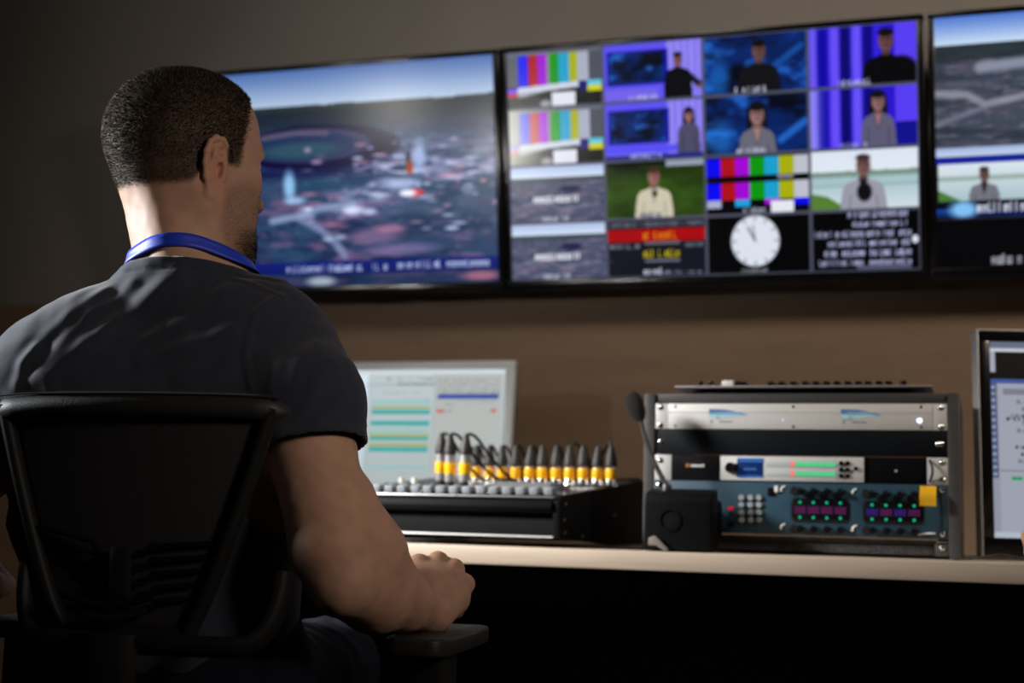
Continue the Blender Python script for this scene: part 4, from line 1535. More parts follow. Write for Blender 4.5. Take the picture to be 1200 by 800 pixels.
# side frame strips
for s in (-1, 1):
    fr = MB()
    pts = [(s * (half_w(z) + .004), back_y(half_w(z), z) - .002, z) for z in [.650 + .245 * k / 20 for k in range(21)]]
    fr.tube(pts, .011, 12, flat=(1.0, .75))
    fr.build('side_frame', M['chair_frame'], chair)
fr = MB()
fr.tube([(x, back_y(x, .652) - .002, .652) for x in [-.072 + .144 * k / 12 for k in range(13)]], .010, 12)
fr.build('lower_frame', M['chair_frame'], chair)
# bow that carries the back, running round behind it
bow = MB()
pts = []
for k in range(33):
    a = PI * (k / 32)
    x = .026 - .148 * math.cos(a)
    pts.append((x, -.262 - .030 * math.sin(a) + .25 * max(0, abs(x - .026) - .11),   .645 + .078 * (1 - min(1, math.sin(a) * 1.55)) ** 1.6))
bow.tube(pts, .0125, 12, flat=(.75, 1.05))
bow.build('back_bow', M['chair_frame'], chair)
# lumbar louvres
lum = MB()
lum.box((-.010, -.288, .690), (.014, -.276, .745), .004)
lu = lum.build('lumbar_support', M['chair_frame'], chair)
for s in (-1, 1):
    for k in range(5):
        sl = MB()
        z0 = .745 - .0145 * k
        x_out = (.098 - .010 * k) if s > 0 else (.104 - .013 * k)
        pts = []
        for q in range(9):
            t = q / 8
            x = s * (.012 + (x_out - .012) * t) + (.006 * k if s < 0 else .004 * k)
            pts.append((x, back_y(x, z0) - .013 + .006 * t, z0 + (.018 * t if s < 0 else .006 * t) - (.010 if t < .15 else 0)))
        sl.tube(pts, .0034, 8, flat=(1.0, .8))
        sl.build('lumbar_slat', M['black_gloss'], lu)
hd = MB()
hd.tube([(-.055 + .10 * k / 12, -.294 - .006 * math.sin(PI * k / 12), .694 - .010 * math.sin(PI * k / 12)) for k in range(13)], .0062, 10, flat=(1.2, .7))
hd.build('lumbar_handle', M['black_gloss'], chair)
hd = MB()
hd.tube([(-.050 + .088 * k / 12, -.292 - .006 * math.sin(PI * k / 12), .680 - .009 * math.sin(PI * k / 12)) for k in range(13)], .0036, 10)
hd.build('lumbar_strap', M['chair_frame'], chair)
# spine to the mechanism, seat, gas lift and base
sp = MB()
sp.tube([(0, -.298, .655), (0, -.30, .58), (0, -.27, .49), (0, -.18, .42), (0, -.05, .40)], .020, 12, flat=(1.7, .8))
sp.build('spine', M['chair_frame'], chair)
st = MB()
st.box((-.235, -.20, .435), (.235, .27, .485), .022, 4)
st.build('seat', M['chair_seat'], chair)
ms = MB()
ms.box((-.10, -.12, .385), (.10, .12, .437), .012)
ms.build('tilt_mechanism', M['chair_frame'], chair)
lf = MB()
lf.cyl((0, 0, .12), (0, 0, .30), .028)
lf.cyl((0, 0, .30), (0, 0, .39), .016)
lf.build('gas_lift', M['chair_frame'], chair)
hub = MB().cyl((0, 0, .075), (0, 0, .135), .042, .036, 24).build('base_hub', M['chair_frame'], chair)
for k in range(5):
    a = 2 * PI * k / 5 + .3
    c, s_ = math.cos(a), math.sin(a)
    ar = MB()
    ar.tube([(c * r_, s_ * r_, .108 - .05 * (r_ / .31) ** 2 + .0) for r_ in (.03, .10, .17, .24, .31)], .02, 10, flat=(1.1, .8), taper=[.024, .022, .020, .018, .016])
    ao = ar.build('base_arm', M['chair_frame'], chair)
    w = MB()
    for d_ in (-.014, .014):
        w.cyl((c * .31 - s_ * d_ - s_ * .009, s_ * .31 + c * d_ + c * .009, .028), (c * .31 - s_ * d_ + s_ * .009, s_ * .31 + c * d_ - c * .009, .028), .0275, seg=18)
    w.cyl((c * .31, s_ * .31, .028), (c * .31, s_ * .31, .075), .007)
    w.build('caster', M['black_rubber'], ao)
# armrests
for s in (-1, 1):
    pd = MB()
    x0 = .268 * s
    outl = []
    for k in range(24):
        a = 2 * PI * k / 24
        cx, cy = math.cos(a), math.sin(a)
        outl.append((x0 + .041 * math.copysign(abs(cx) ** .45, cx), .060 + .135 * math.copysign(abs(cy) ** .30, cy)))
    pd.prism(outl, 'z', .6235, .6445, bevel=.004, seg=3)
    po = pd.build('armrest_pad', M['chair_vinyl'], chair)
    sp_ = MB()
    sp_.box((x0 - .022, -.01, .40), (x0 + .022, .07, .6235), .008)
    sp_.box((min(x0, s * .10), .005, .395), (max(x0, s * .10), .055, .425), .006)
    sp_.build('armrest_post', M['chair_frame'], chair)
# ================================================================== seated man: a sculpted distance field turned into one skin
class Prims:
    """List of blended solids; each is (distance function, box low, box high, blend, mode)."""

    def __init__(self, rot=None, org=None):
        self.items = []
        self.frame(rot, org)

    def frame(self, rot=None, org=None):
        self.Rm = np.eye(3) if rot is None else np.array(rot)
        self.O = np.zeros(3) if org is None else np.array(org, float)

    def W(self, p):
        return self.Rm @ np.array(p, float) + self.O

    def cap(self, a, b, ra, rb=None, k=.02, sub=False):
        rb = ra if rb is None else rb
        a, b = self.W(a), self.W(b)
        ba = b - a
        L2 = float(ba @ ba) + 1e-12

        def fn(X, Y, Z):
            px, py, pz = X - a[0], Y - a[1], Z - a[2]
            t = np.clip((px * ba[0] + py * ba[1] + pz * ba[2]) / L2, 0, 1)
            return np.sqrt((px - t * ba[0]) ** 2 + (py - t * ba[1]) ** 2 + (pz - t * ba[2]) ** 2) - (ra + (rb - ra) * t)
        r = max(ra, rb)
        self.items.append((fn, np.minimum(a, b) - r, np.maximum(a, b) + r, k, sub))
        return self

    def chain(self, pts, rs, k=.012, sub=False):
        for i in range(len(pts) - 1):
            self.cap(pts[i], pts[i + 1], rs[i], rs[i + 1], k, sub)
        return self

    def ell(self, c, r, k=.02, sub=False, rot=None):
        c = self.W(c)
        Rm = self.Rm if rot is None else self.Rm @ np.array(rot)
        r = np.array(r, float)

        def fn(X, Y, Z):
            dx, dy, dz = X - c[0], Y - c[1], Z - c[2]
            q = [(Rm[0, i] * dx + Rm[1, i] * dy + Rm[2, i] * dz) for i in range(3)]
            k0 = np.sqrt((q[0] / r[0]) ** 2 + (q[1] / r[1]) ** 2 + (q[2] / r[2]) ** 2)
            k1 = np.sqrt((q[0] / r[0] ** 2) ** 2 + (q[1] / r[1] ** 2) ** 2 + (q[2] / r[2] ** 2) ** 2) + 1e-9
            return k0 * (k0 - 1) / k1
        ext = np.sqrt(((Rm * r) ** 2).sum(1))
        self.items.append((fn, c - ext, c + ext, k, sub))
        return self

    def wpt(self, p):   # world-space point given directly
        return np.linalg.inv(self.Rm) @ (np.array(p, float) - self.O)

    def grid(self, lo, hi, res):
        lo, hi = np.array(lo, float), np.array(hi, float)
        return self.sample([np.arange(lo[i], hi[i] + res, res) for i in range(3)])

    def sample(self, ax):
        ax = [a.astype(np.float32) for a in ax]
        A = np.full([len(a) for a in ax], 1.0, np.float32)
        for fn, bl, bh, k, sub in self.items:
            m = k + .022
            s = []
            for i in range(3):
                i0 = int(np.searchsorted(ax[i], bl[i] - m)); i1 = int(np.searchsorted(ax[i], bh[i] + m))
                s.append(slice(i0, i1))
            if any(q.stop <= q.start for q in s):
                continue
            d = fn(ax[0][s[0]][:, None, None], ax[1][s[1]][None, :, None], ax[2][s[2]][None, None, :]).astype(np.float32)
            A[tuple(s)] = self.blend(A[tuple(s)], d, k, sub)
        return A, ax

    @staticmethod
    def blend(d1, d2, k, sub):
        if sub:
            h = np.clip(.5 - .5 * (d1 + d2) / k, 0, 1)
            return d1 * (1 - h) - d2 * h + k * h * (1 - h)
        h = np.clip(.5 + .5 * (d1 - d2) / k, 0, 1)
        return d1 * (1 - h) + d2 * h - k * h * (1 - h)

    def at(self, P):
        d = np.full(len(P), 1.0)
        for fn, bl, bh, k, sub in self.items:
            d = self.blend(d, fn(P[:, 0], P[:, 1], P[:, 2]), k, sub)
        return d


def nets(A, ax):
    """Naive surface nets on a grid whose spacing may vary."""
    S = A < 0
    nx, ny, nz = A.shape
    c = [S[i:nx - 1 + i, j:ny - 1 + j, k:nz - 1 + k] for i in (0, 1) for j in (0, 1) for k in (0, 1)]
    anyc = c[0].copy(); allc = c[0].copy()
    for q in c[1:]:
        anyc |= q; allc &= q
    act = anyc & ~allc
    I, J, K = np.nonzero(act)
    acc = np.zeros((len(I), 3)); cnt = np.zeros(len(I))
    corners = [(i, j, k) for i in (0, 1) for j in (0, 1) for k in (0, 1)]
    for a in range(8):
        for b in range(a + 1, 8):
            ca_, cb_ = corners[a], corners[b]
            if sum(x != y for x, y in zip(ca_, cb_)) != 1:
                continue
            va = A[I + ca_[0], J + ca_[1], K + ca_[2]].astype(float)
            vb = A[I + cb_[0], J + cb_[1], K + cb_[2]].astype(float)
            m = (va < 0) != (vb < 0)
            t = np.where(m, va / np.where(m, va - vb, 1), 0)
            for q in range(3):
                acc[:, q] += np.where(m, ca_[q] + t * (cb_[q] - ca_[q]), 0)
            cnt += m
    V = np.stack([I, J, K], 1) + acc / cnt[:, None]
    V = np.stack([np.interp(V[:, q], np.arange(len(ax[q])), ax[q]) for q in range(3)], 1)
    idx = np.full(act.shape, -1, np.int64)
    idx[I, J, K] = np.arange(len(I))
    quads = []
    for ax_ in range(3):
        o = [a for a in range(3) if a != ax_]
        s0 = [slice(None)] * 3; s1 = [slice(None)] * 3
        s0[ax_] = slice(0, -1); s1[ax_] = slice(1, None)
        d = S[tuple(s0)] != S[tuple(s1)]
        e = np.argwhere(d)
        e = e[(e[:, o[0]] > 0) & (e[:, o[1]] > 0) & (e[:, o[0]] < A.shape[o[0]] - 1) & (e[:, o[1]] < A.shape[o[1]] - 1)]
        if not len(e):
            continue
        def cell(da, db):
            q = e.copy(); q[:, o[0]] -= da; q[:, o[1]] -= db
            return idx[q[:, 0], q[:, 1], q[:, 2]]
        f = np.stack([cell(1, 1), cell(0, 1), cell(0, 0), cell(1, 0)], 1)
        inside = S[e[:, 0], e[:, 1], e[:, 2]]
        flip = inside if ax_ != 1 else ~inside
        f[~flip] = f[~flip][:, ::-1]
        quads.append(f[(f >= 0).all(1)])
    return V, np.concatenate(quads)


def relax(V, Fq, it=2, lam=.5):
    e = np.concatenate([Fq[:, [0, 1]], Fq[:, [1, 2]], Fq[:, [2, 3]], Fq[:, [3, 0]]])
    for _ in range(it):
        for l in (lam, -lam * 1.04):
            acc = np.zeros_like(V); n = np.zeros(len(V))
            for q in range(3):
                acc[:, q] = np.bincount(e[:, 0], V[e[:, 1], q], len(V)) + np.bincount(e[:, 1], V[e[:, 0], q], len(V))
            n = np.bincount(e[:, 0], minlength=len(V)) + np.bincount(e[:, 1], minlength=len(V))
            V = V + l * (acc / np.maximum(n, 1)[:, None] - V)
    return V


def vnormals(V, Fq):
    fn = np.cross(V[Fq[:, 2]] - V[Fq[:, 0]], V[Fq[:, 3]] - V[Fq[:, 1]])
    N = np.zeros_like(V)
    for j in range(4):
        for q in range(3):
            N[:, q] += np.bincount(Fq[:, j], fn[:, q], len(V))
    return N / (np.linalg.norm(N, axis=1)[:, None] + 1e-12)


def smooth01(x, a, b):
    t = np.clip((x - a) / (b - a), 0, 1)
    return t * t * (3 - 2 * t)


def npv(v):
    return np.array(v, float)


def rotz(a):
    c, s = math.cos(a), math.sin(a)
    return np.array([[c, -s, 0], [s, c, 0], [0, 0, 1]])


def rotx(a):
    c, s = math.cos(a), math.sin(a)
    return np.array([[1, 0, 0], [0, c, -s], [0, s, c]])


def roty(a):
    c, s = math.cos(a), math.sin(a)
    return np.array([[c, 0, s], [0, 1, 0], [-s, 0, c]])


# ---- frames: body faces the desk, head turned towards the middle screen
BR = rotz(R(12))
BO = np.array([-.945, 1.515, 0.0])
HR = rotz(R(-28)) @ rotx(R(-2))
HO = npv(at(213, 189, 1.77))
B2W = lambda p: BR @ np.array(p, float) + BO

SH_R, SH_L = B2W((.152, .0, .968)), B2W((-.164, .0, .888))
UA = npv(at(366, 530, 1.63)); UB = npv(at(389, 640, 1.575)); EL = npv(at(402, 682, 1.565))
WR = npv(at(497, 714, 1.79))


def mirror(p):
    q = BR.T @ (np.array(p, float) - BO)
    q[0] = -q[0]
    return BR @ (q + np.array([-.034, .030, -.012])) + BO   # the left arm reaches a little further out and forward


def add_arm(P, mir=False):
    T = mirror if mir else (lambda p: np.array(p, float))
    p = lambda x, y, d: T(npv(at(x, y, d)))
    S = SH_L if mir else SH_R
    ua, ub, el, wr = T(UA), T(UB), T(EL), T(WR)
    P.frame()
    P.cap(S, ua, .054, .0500, .03)
    fm = p(440, 694, 1.655)
    P.chain([ua, ub, el], [.0500, .0440, .0385], .004)
    P.chain([el, fm, p(474, 706, 1.725), wr], [.0385, .0430, .0350, .0265], .004)
    P.cap(ub, fm, .0360, .0380, .03)
    P.cap(p(418, 585, 1.60), p(440, 640, 1.62), .018, .026, .035)     # brachioradialis
    P.cap(p(440, 640, 1.62), p(468, 690, 1.71), .026, .020, .03)
    P.cap(p(375, 560, 1.66), p(405, 612, 1.64), .040, .034, .03)      # biceps
    # hand: back of the hand, knuckles, fingers folding down over the armrest end
    mc = [p(491, 663, 1.862), p(513, 660, 1.878), p(532, 668, 1.876), p(545, 685, 1.862)]
    rk = [.0132, .0134, .0125, .0112]
    wrs = [p(486, 704, 1.79), p(495, 708, 1.79), p(503, 714, 1.79), p(509, 720, 1.785)]
    for a, b, r_ in zip(wrs, mc, rk):
        P.cap(a, b, .0195, r_ + .0005, .013)
    P.ell((np.mean(mc, 0) + np.mean(wrs, 0)) / 2, (.030, .030, .022), .02)
    fw = BR @ np.array([0, 1.0, 0]); rt = BR @ np.array([1.0 if not mir else -1.0, 0, 0]); up = np.array([0, 0, 1.0])
    ln = [.043, .047, .044, .034]
    for i in range(4):
        a = mc[i]
        sp = (i - 1.5) * .10
        d1 = (fw * .50 + rt * (-.38 + sp) - up * .80); d1 /= np.linalg.norm(d1)
        d2 = (-fw * .88 - rt * .06 - up * .30); d2 /= np.linalg.norm(d2)
        d3 = (-fw * .35 + up * .85); d3 /= np.linalg.norm(d3)
        b = a + d1 * ln[i]; c = b + d2 * ln[i] * .62; d = c + d3 * ln[i] * .46
        P.chain([a, b, c, d], [rk[i] * .93, rk[i] * .80, rk[i] * .72, rk[i] * .62], .0035)
        P.ell(a + up * .0025, (rk[i] * 1.0,) * 3, .006)
    t0, t1 = p(482, 706, 1.80), p(476, 690, 1.865)
    t2 = t1 + fw * .030 + rt * .008 - up * .006
    t3 = t2 + fw * .020 + rt * .016 - up * .010
    P.chain([t0, t1, t2, t3], [.0165, .0150, .0118, .0095], .010)
    P.cap(p(511, 721, 1.785), p(537, 704, 1.845), .0180, .0150, .012)
    # ulnar styloid bump and tendon ridges
    P.ell(p(509, 712, 1.775), (.011, .011, .011), .012)


def add_head(P):
    P.frame(HR, HO)
    P.ell((0, -.003, .032), (.0735, .0870, .0815), .02)
    P.ell((0, -.036, .018), (.063, .054, .064), .03)
    P.ell((0, .030, -.025), (.0640, .0635, .088), .03)
    P.ell((0, .030, .045), (.066, .060, .060), .03)           # forehead
    P.ell((0, .040, -.080), (.0500, .0520, .038), .025)
    P.cap((-.014, .0805, -.101), (.014, .0805, -.101), .0205, .0205, .02)   # chin
    for s in (-1, 1):
        P.cap((s * .0575, .004, -.060), (s * .027, .066, -.104), .0165, .0180, .022)   # jaw line
        P.cap((s * .0600, .002, -.020), (s * .0575, .004, -.060), .018, .0165, .02)
        P.ell((s * .0480, .058, -.018), (.021, .022, .018), .03)      # cheekbone
        P.cap((s * .040, .0800, .0215), (s * .012, .0905, .0185), .0105, .0105, .014)  # brow
        P.ell((s * .0345, .0960, -.002), (.0175, .0150, .0120), .012, True)             # socket
        P.ell((s * .0320, .0770, -.001), (.0125, .0125, .0120), .004)                   # eye
        P.cap((s * .0180, .0880, .0040), (s * .0470, .0800, .0035), .0040, .0040, .006)  # upper lid
        P.cap((s * .0200, .0875, -.0090), (s * .0450, .0800, -.0075), .0036, .0036, .006)
        P.ell((s * .0130, .1000, -.0375), (.0090, .0105, .0080), .008)
        P.ell((s * .0070, .1040, -.0445), (.0036, .0060, .0036), .003, True)
        P.ell((s * .0390, .054, -.062), (.0230, .0280, .0360), .03)      # cheek
    P.cap((0, .0900, .012), (0, .1095, -.0310), .0085, .0100, .012)
    P.ell((0, .1095, -.0345), (.0120, .0110, .0100), .008)
    P.cap((-.0200, .0865, -.0655), (.0200, .0865, -.0655), .0052, .0052, .008)
    P.cap((-.0100, .0925, -.0640), (.0100, .0925, -.0640), .0056, .0056, .006)
    P.cap((-.0140, .0905, -.0745), (.0140, .0905, -.0745), .0062, .0062, .006)
    P.cap((-.0240, .0900, -.0695), (.0240, .0900, -.0695), .0016, .0016, .003, True)
    # neck
    nb = np.linalg.inv(HR) @ (B2W((.026, -.020, 1.060)) - HO)
    P.cap((0, -.014, -.040), nb, .0490, .0520, .03)
    P.cap((0, .012, -.075), nb + np.array([0, .035, .0]), .0440, .0480, .03)
    for s in (-1, 1):
        P.cap((s * .050, -.022, -.040), nb + np.array([s * .030, .045, -.01]), .0170, .0150, .02)
        P.cap((s * .022, -.042, -.030), nb + np.array([s * .024, -.022, .0]), .0190, .0240, .025)
        # ---- ear: built in its own tilted frame
        er = HR @ (np.diag([1, 1, 1.0])) @ rotz(R(s * 9)) @ rotx(R(-10))
        eo = HR @ np.array([s * .0700, .0035, -.021]) + HO
        P.frame(er, eo)
        w = lambda u, v, o: (s * o * .70, u * 1.13, v * 1.12)
        P.ell(w(-.004, .004, .004), (.0075, .0150, .0260), .006)
        arcp = [(.010, .006), (.012, .020), (.007, .0290), (-.002, .0330), (-.012, .0310), (-.0185, .0230), (-.0205, .0110), (-.0180, -.0020), (-.0125, -.0150), (-.0055, -.0240)]
        oo = [.004, .0065, .009, .011, .0125, .0135, .0135, .0125, .0105, .0085]
        for (a, oa), (b, ob) in zip(list(zip(arcp, oo)), list(zip(arcp, oo))[1:]):
            P.cap(w(a[0], a[1], oa), w(b[0], b[1], ob), .0034, .0034, .0035)
        P.ell(w(-.008, .012, .0075), (.0030, .0110, .0190), .006)         # flap behind the rim
        P.ell(w(-.0005, -.0285, .0075), (.0050, .0075, .0080), .006)      # lobe
        P.chain([w(-.004, .024, .0105), w(-.0105, .012, .0115), w(-.0100, -.002, .0110), w(-.0040, -.0125, .0095)], [.0026, .0030, .0030, .0030], .004)
        P.ell(w(.0030, -.0010, .0105), (.0080, .0068, .0100), .004, True)  # bowl of the ear
        P.ell(w(-.0140, .0140, .0135), (.0040, .0020, .0110), .003, True)  # groove under the rim
        P.ell(w(.0000, .0200, .0125), (.0045, .0040, .0050), .003, True)
        P.ell(w(.0110, -.0040, .0075), (.0048, .0040, .0068), .004)       # tragus
        P.frame(HR, HO)


def add_torso(P, grow=0.0):
    P.frame(BR, BO)
    g = grow
    P.ell((0, -.002, .835), (.172 + g, .112 + g, .20), .03)
    P.ell((0, .025, .68), (.158 + g, .120 + g, .24), .05)
    P.cap((-.108, -.018, .915), (.105, -.018, .965), .074 + g, .074 + g, .05)
    for s in (-1, 1):
        P.cap((s * .030 + .008, -.030, 1.038), (s * .122, -.010, 1.006 if s > 0 else .954), .033 + g, .046 + g, .05)
        P.ell((s * .086, -.044 if s > 0 else -.058, .915), (.080 + g, .055 + g, .105 + g), .05)
        P.ell((s * .085, .075, .955), (.075 + g, .045 + g, .060 + g), .05)
        P.cap((s * .150, -.035, .93), (s * .125, -.03, .80), .050 + g, .040 + g, .05)     # lats


def add_legs(P, grow=0.0):
    P.frame(BR, BO)
    g = grow
    P.ell((0, .045, .565), (.165 + g, .120 + g, .085 + g), .05)
    for s in (-1, 1):
        P.cap((s * .088, .05, .565), (s * .105, .46, .555), .078 + g, .058 + g, .05)
        P.cap((s * .105, .46, .555), (s * .115, .40, .12), .056 + g, .040 + g, .04)


# ---- cloth field of the t-shirt
sh = Prims()
add_torso(sh, .010)
sh.frame(BR, BO)
sh.cap((.022, -.022, 1.02), (.024, -.019, 1.14), .0655, .0630, .03)
for s, S in ((1, SH_R), (-1, SH_L)):
    T = (lambda p: p) if s > 0 else mirror
    sh.frame()
    sh.cap(S, T(npv(at(362, 470, 1.645))), .0590, .0590, .035)
    sh.cap(T(npv(at(362, 470, 1.645))), T(npv(at(369, 545, 1.62))), .0590, .0585, .03)

# ---- cloth field of the trousers
tr = Prims()
add_legs(tr, .012)
tr.frame(BR, BO)
tr.ell((0, .025, .68), (.158 + .004, .120 + .004, .24), .05)

# ---- skin mesh
body = Prims()
add_torso(body)
add_legs(body)
add_head(body)
add_arm(body)
add_arm(body, True)


def steps(*runs):
    """Grid lines whose spacing changes from run to run: (start, end, step)."""
    return np.concatenate([np.arange(a, b - .3 * st, st) for a, b, st in runs])


A, gx = body.sample([steps((-1.47, -1.045, .007), (-1.045, -.835, .00165), (-.835, -.545, .0021)),
                     steps((1.13, 1.365, .006), (1.365, 1.645, .0017), (1.645, 1.915, .0022), (1.915, 2.22, .008)),
                     steps((.03, .59, .008), (.59, .79, .0020), (.79, 1.065, .004), (1.065, 1.345, .00165))])
V, Fq = nets(A, gx)
V = relax(V, Fq, 3)
del A
Nn = vnormals(V, Fq)
dsh = sh.at(V)                # skin under the cloth stays a little inside it
neck_c = B2W((.022, -.014, 1.070))
neck_n = BR @ np.array([0, .16, 1.0]); neck_n /= np.linalg.norm(neck_n)
under = ((V - neck_c) @ neck_n < -.004) & (V[:, 2] > .60) & (dsh < .05)
fade = np.ones(len(V))
for s_ in (1, -1):
    T_ = (lambda p: p) if s_ > 0 else mirror
    a_, b_ = T_(npv(at(362, 470, 1.645))), T_(npv(at(368, 524, 1.627)))
    no_ = (b_ - a_) / np.linalg.norm(b_ - a_)
    fade *= np.where((np.linalg.norm(V - b_, axis=1) < .13), smooth01(-(V - b_) @ no_, .0, .04), 1)
    under &= ~(((V - b_) @ no_ > -.001) & (np.linalg.norm(V - b_, axis=1) < .42) & ((V - BO) @ BR[:, 0] * s_ > .10))
V = V - Nn * (np.where(under, np.clip(dsh + .0065, 0, .03), 0) * fade)[:, None]
dtr = tr.at(V)
low = (V[:, 2] < .68) & (V[:, 2] > .16) & (np.linalg.norm(V - EL, axis=1) > .12) & (((V - BO) @ BR)[:, 0] < .26) & (np.linalg.norm(V - WR, axis=1) > .14)
Nn = vnormals(V, Fq)
V = V - Nn * np.where(low & (dtr < .03), np.clip(dtr + .006, 0, .03), 0)[:, None]
HL = (V - HO) @ HR            # head-local coordinates of every vertex
x_, y_, z_ = np.abs(HL[:, 0]), HL[:, 1], HL[:, 2]


def waves(P_, f0, f1, n, seed):
    """Soft random mottling: a sum of plane waves in random directions."""
    g = np.random.default_rng(seed)
    out = np.zeros(len(P_))
    for _ in range(n):
        d = g.normal(0, 1, 3); d *= g.uniform(f0, f1) / np.linalg.norm(d)
        out += np.sin(P_ @ d + g.uniform(0, 6.28))
    return out / math.sqrt(n / 2)


jn = np.clip(.5 + .28 * waves(V, 700, 1600, 12, 1), 0, 1)
jn2 = np.clip(waves(V, 90, 420, 16, 2), -2, 2) * .6


def hair_mask(x, y, z, soft=.006):
    yf = np.interp(z, [-.03, -.008, .010, .030, .048, .066, .084, .100, .14], [.037, .039, .041, .042, .046, .050, .060, .074, .085])
    zb = np.interp(y, [-.12, -.052, -.026, -.0185, -.013, -.006, .016, .0195, .05], [-.047, -.047, -.042, -.034, .004, .018, .019, -.010, -.010])
    return smooth01(yf - y, -soft, soft) * smooth01(z - zb, -soft, soft)


onhead = (z_ > -.15) & (np.linalg.norm(HL, axis=1) < .18)
ear_pts = (x_ > .0735) & (abs(y_ + .006) < .026) & (abs(z_ - .000) < .036)
hm = hair_mask(x_, y_, z_) * onhead * (x_ < .0790)
skin = np.array([.50, .30, .208])
C = np.repeat(skin[None], len(V), 0) * (1 + .05 * jn2[:, None])
C[:, 0] *= 1 + .02 * jn2
red = np.exp(-(((x_ - .078) / .014) ** 2 + ((z_ + .021) / .036) ** 2 + ((y_ - .003) / .024) ** 2)) * onhead
C = C * (1 - .45 * red[:, None]) + np.array([.56, .22, .16]) * .45 * red[:, None]
lip = np.exp(-((x_ / .022) ** 4 + ((y_ - .092) / .010) ** 2 + ((z_ + .0695) / .009) ** 4)) * onhead
C = C * (1 - .7 * lip[:, None]) + np.array([.42, .17, .13]) * .7 * lip[:, None]
# stubble and goatee belong to the skin colour, hairs stand on top of them
beard = onhead * smooth01(-z_, .012, .045) * smooth01(y_, .008, .030) * smooth01(y_ - .35 * (z_ + .13) * 0, -.2, .0)
beard = beard * smooth01(y_ + .55 * (-z_ - .03), .012, .045) * smooth01(z_, -.130, -.112) * (1 - lip)
goat = onhead * smooth01(y_, .028, .078) * smooth01(-z_, .070, .106) * smooth01(z_, -.135, -.122)
goat = np.maximum(goat, onhead * smooth01(y_, .075, .085) * smooth01(-z_, .046, .052) * smooth01(z_, -.062, -.057) * (x_ < .03))
C = C * (1 - (.42 * beard * (.75 + .5 * jn))[:, None].clip(0, 1)) + np.array([.10, .065, .045]) * (.42 * beard * (.75 + .5 * jn))[:, None].clip(0, 1)
C = C * (1 - .9 * goat[:, None]) + np.array([.028, .018, .013]) * .9 * goat[:, None]
brow = onhead * np.exp(-(((z_ - .0255) / .0055) ** 2)) * smooth01(y_, .068, .078) * smooth01(x_, .010, .016) * (1 - smooth01(x_, .045, .056))
C = C * (1 - .8 * brow[:, None]) + np.array([.03, .02, .015]) * .8 * brow[:, None]
lash = onhead * np.exp(-((x_ - .034) / .015) ** 4 - ((z_ - .0000) / .0045) ** 2) * smooth01(y_, .074, .082)
C = C * (1 - .75 * lash[:, None]) + np.array([.02, .015, .012]) * .75 * lash[:, None]
root = (hm * (.86 + .14 * jn))[:, None]
C = C * (1 - root) + np.array([.070, .050, .035]) * root
# fine pore relief on the arm
V = V + Nn * (.00022 * jn2)[:, None]
M['skin'] = attr_mat('skin', 'tint', rough=.55, spec=.22, bump=(650, .12, .001), sub=.12)
M['hair'] = mat('short_brown_hair', (.165, .132, .100), 0.75, spec=.08, noise=(120, .35, (1, 1, 1)))
person = mesh_from_arrays('person', V, Fq, M['skin'])
set_colors(person, 'tint', C)
tag(person, 'seated man from behind, dark t-shirt, cropped brown hair, goatee, blue lanyard, watching the screens', 'person')


def strands(name, vmask, count, length, width, droop, material, parent, jit=.35, seed=3, back=.25, lenfn=None):
    """Short hairs planted over the skin: each a thin pointed blade."""
    g = np.random.default_rng(seed)
    fm = vmask[Fq].mean(1)
    a = V[Fq]
    area = np.linalg.norm(np.cross(a[:, 2] - a[:, 0], a[:, 3] - a[:, 1]), axis=1) * fm
    pick = g.choice(len(Fq), count, p=area / area.sum())
    w = g.dirichlet((1, 1, 1, 1), count)
    P_ = (a[pick] * w[:, :, None]).sum(1)
    N_ = Nn[Fq[pick]].mean(1)
    back_dir = HR @ np.array([0, -1.0, 0])
    D = N_ * 1.0 + np.array([0, 0, -1.0]) * droop + back_dir * back + g.normal(0, jit, (count, 3)) * .6
    D -= N_ * np.minimum(0, (D * N_).sum(1))[:, None]
    D /= np.linalg.norm(D, axis=1)[:, None]
    L = length * g.uniform(.6, 1.15, count)
    if lenfn is not None:
        L = L * lenfn(P_)
    S_ = np.cross(D, g.normal(0, 1, (count, 3)))
    S_ /= np.linalg.norm(S_, axis=1)[:, None]
    b0 = P_ - N_ * .0006
    v = np.empty((count, 4, 3))
    v[:, 0] = b0 - S_ * width / 2
    v[:, 1] = b0 + S_ * width / 2
    v[:, 2] = P_ + D * (L * .6)[:, None] + S_ * (width * .38)
    v[:, 3] = P_ + D * L[:, None]
    gn_ = np.cross(v[:, 1] - v[:, 0], v[:, 3] - v[:, 0])
    fl = (gn_ * N_).sum(1) < 0
    v[fl] = v[fl][:, [1, 0, 3, 2]]
    v[fl] = v[fl][:, [0, 1, 3, 2]]
    f = np.arange(count * 4).reshape(-1, 4)
    o = mesh_from_arrays(name, v.reshape(-1, 3), f, material, parent, smooth=True)
    cn = np.repeat(N_ + g.normal(0, .34, N_.shape), 4, 0)          # hairs shade with the head they grow from
    cn /= np.linalg.norm(cn, axis=1)[:, None]
    o.data.normals_split_custom_set_from_vertices(cn.tolist())
    return o


def scalp_len(P_):
    z = ((P_ - HO) @ HR)[:, 2]
    return .35 + .65 * smooth01(z, -.04, .05)


hair = strands('hair', hm ** 1.5, 85000, .0060, .00058, .30, M['hair'], person, lenfn=scalp_len)
bm_ = np.clip(goat + .0 * beard, 0, 1)
strands('goatee', bm_ ** 1.2, 6000, .0045, .00055, .35, M['hair'], person, seed=5, back=-.25)
strands('stubble', np.clip(beard * (1 - goat), 0, 1), 5000, .0022, .00022, .4, M['hair'], person, seed=6, back=0)

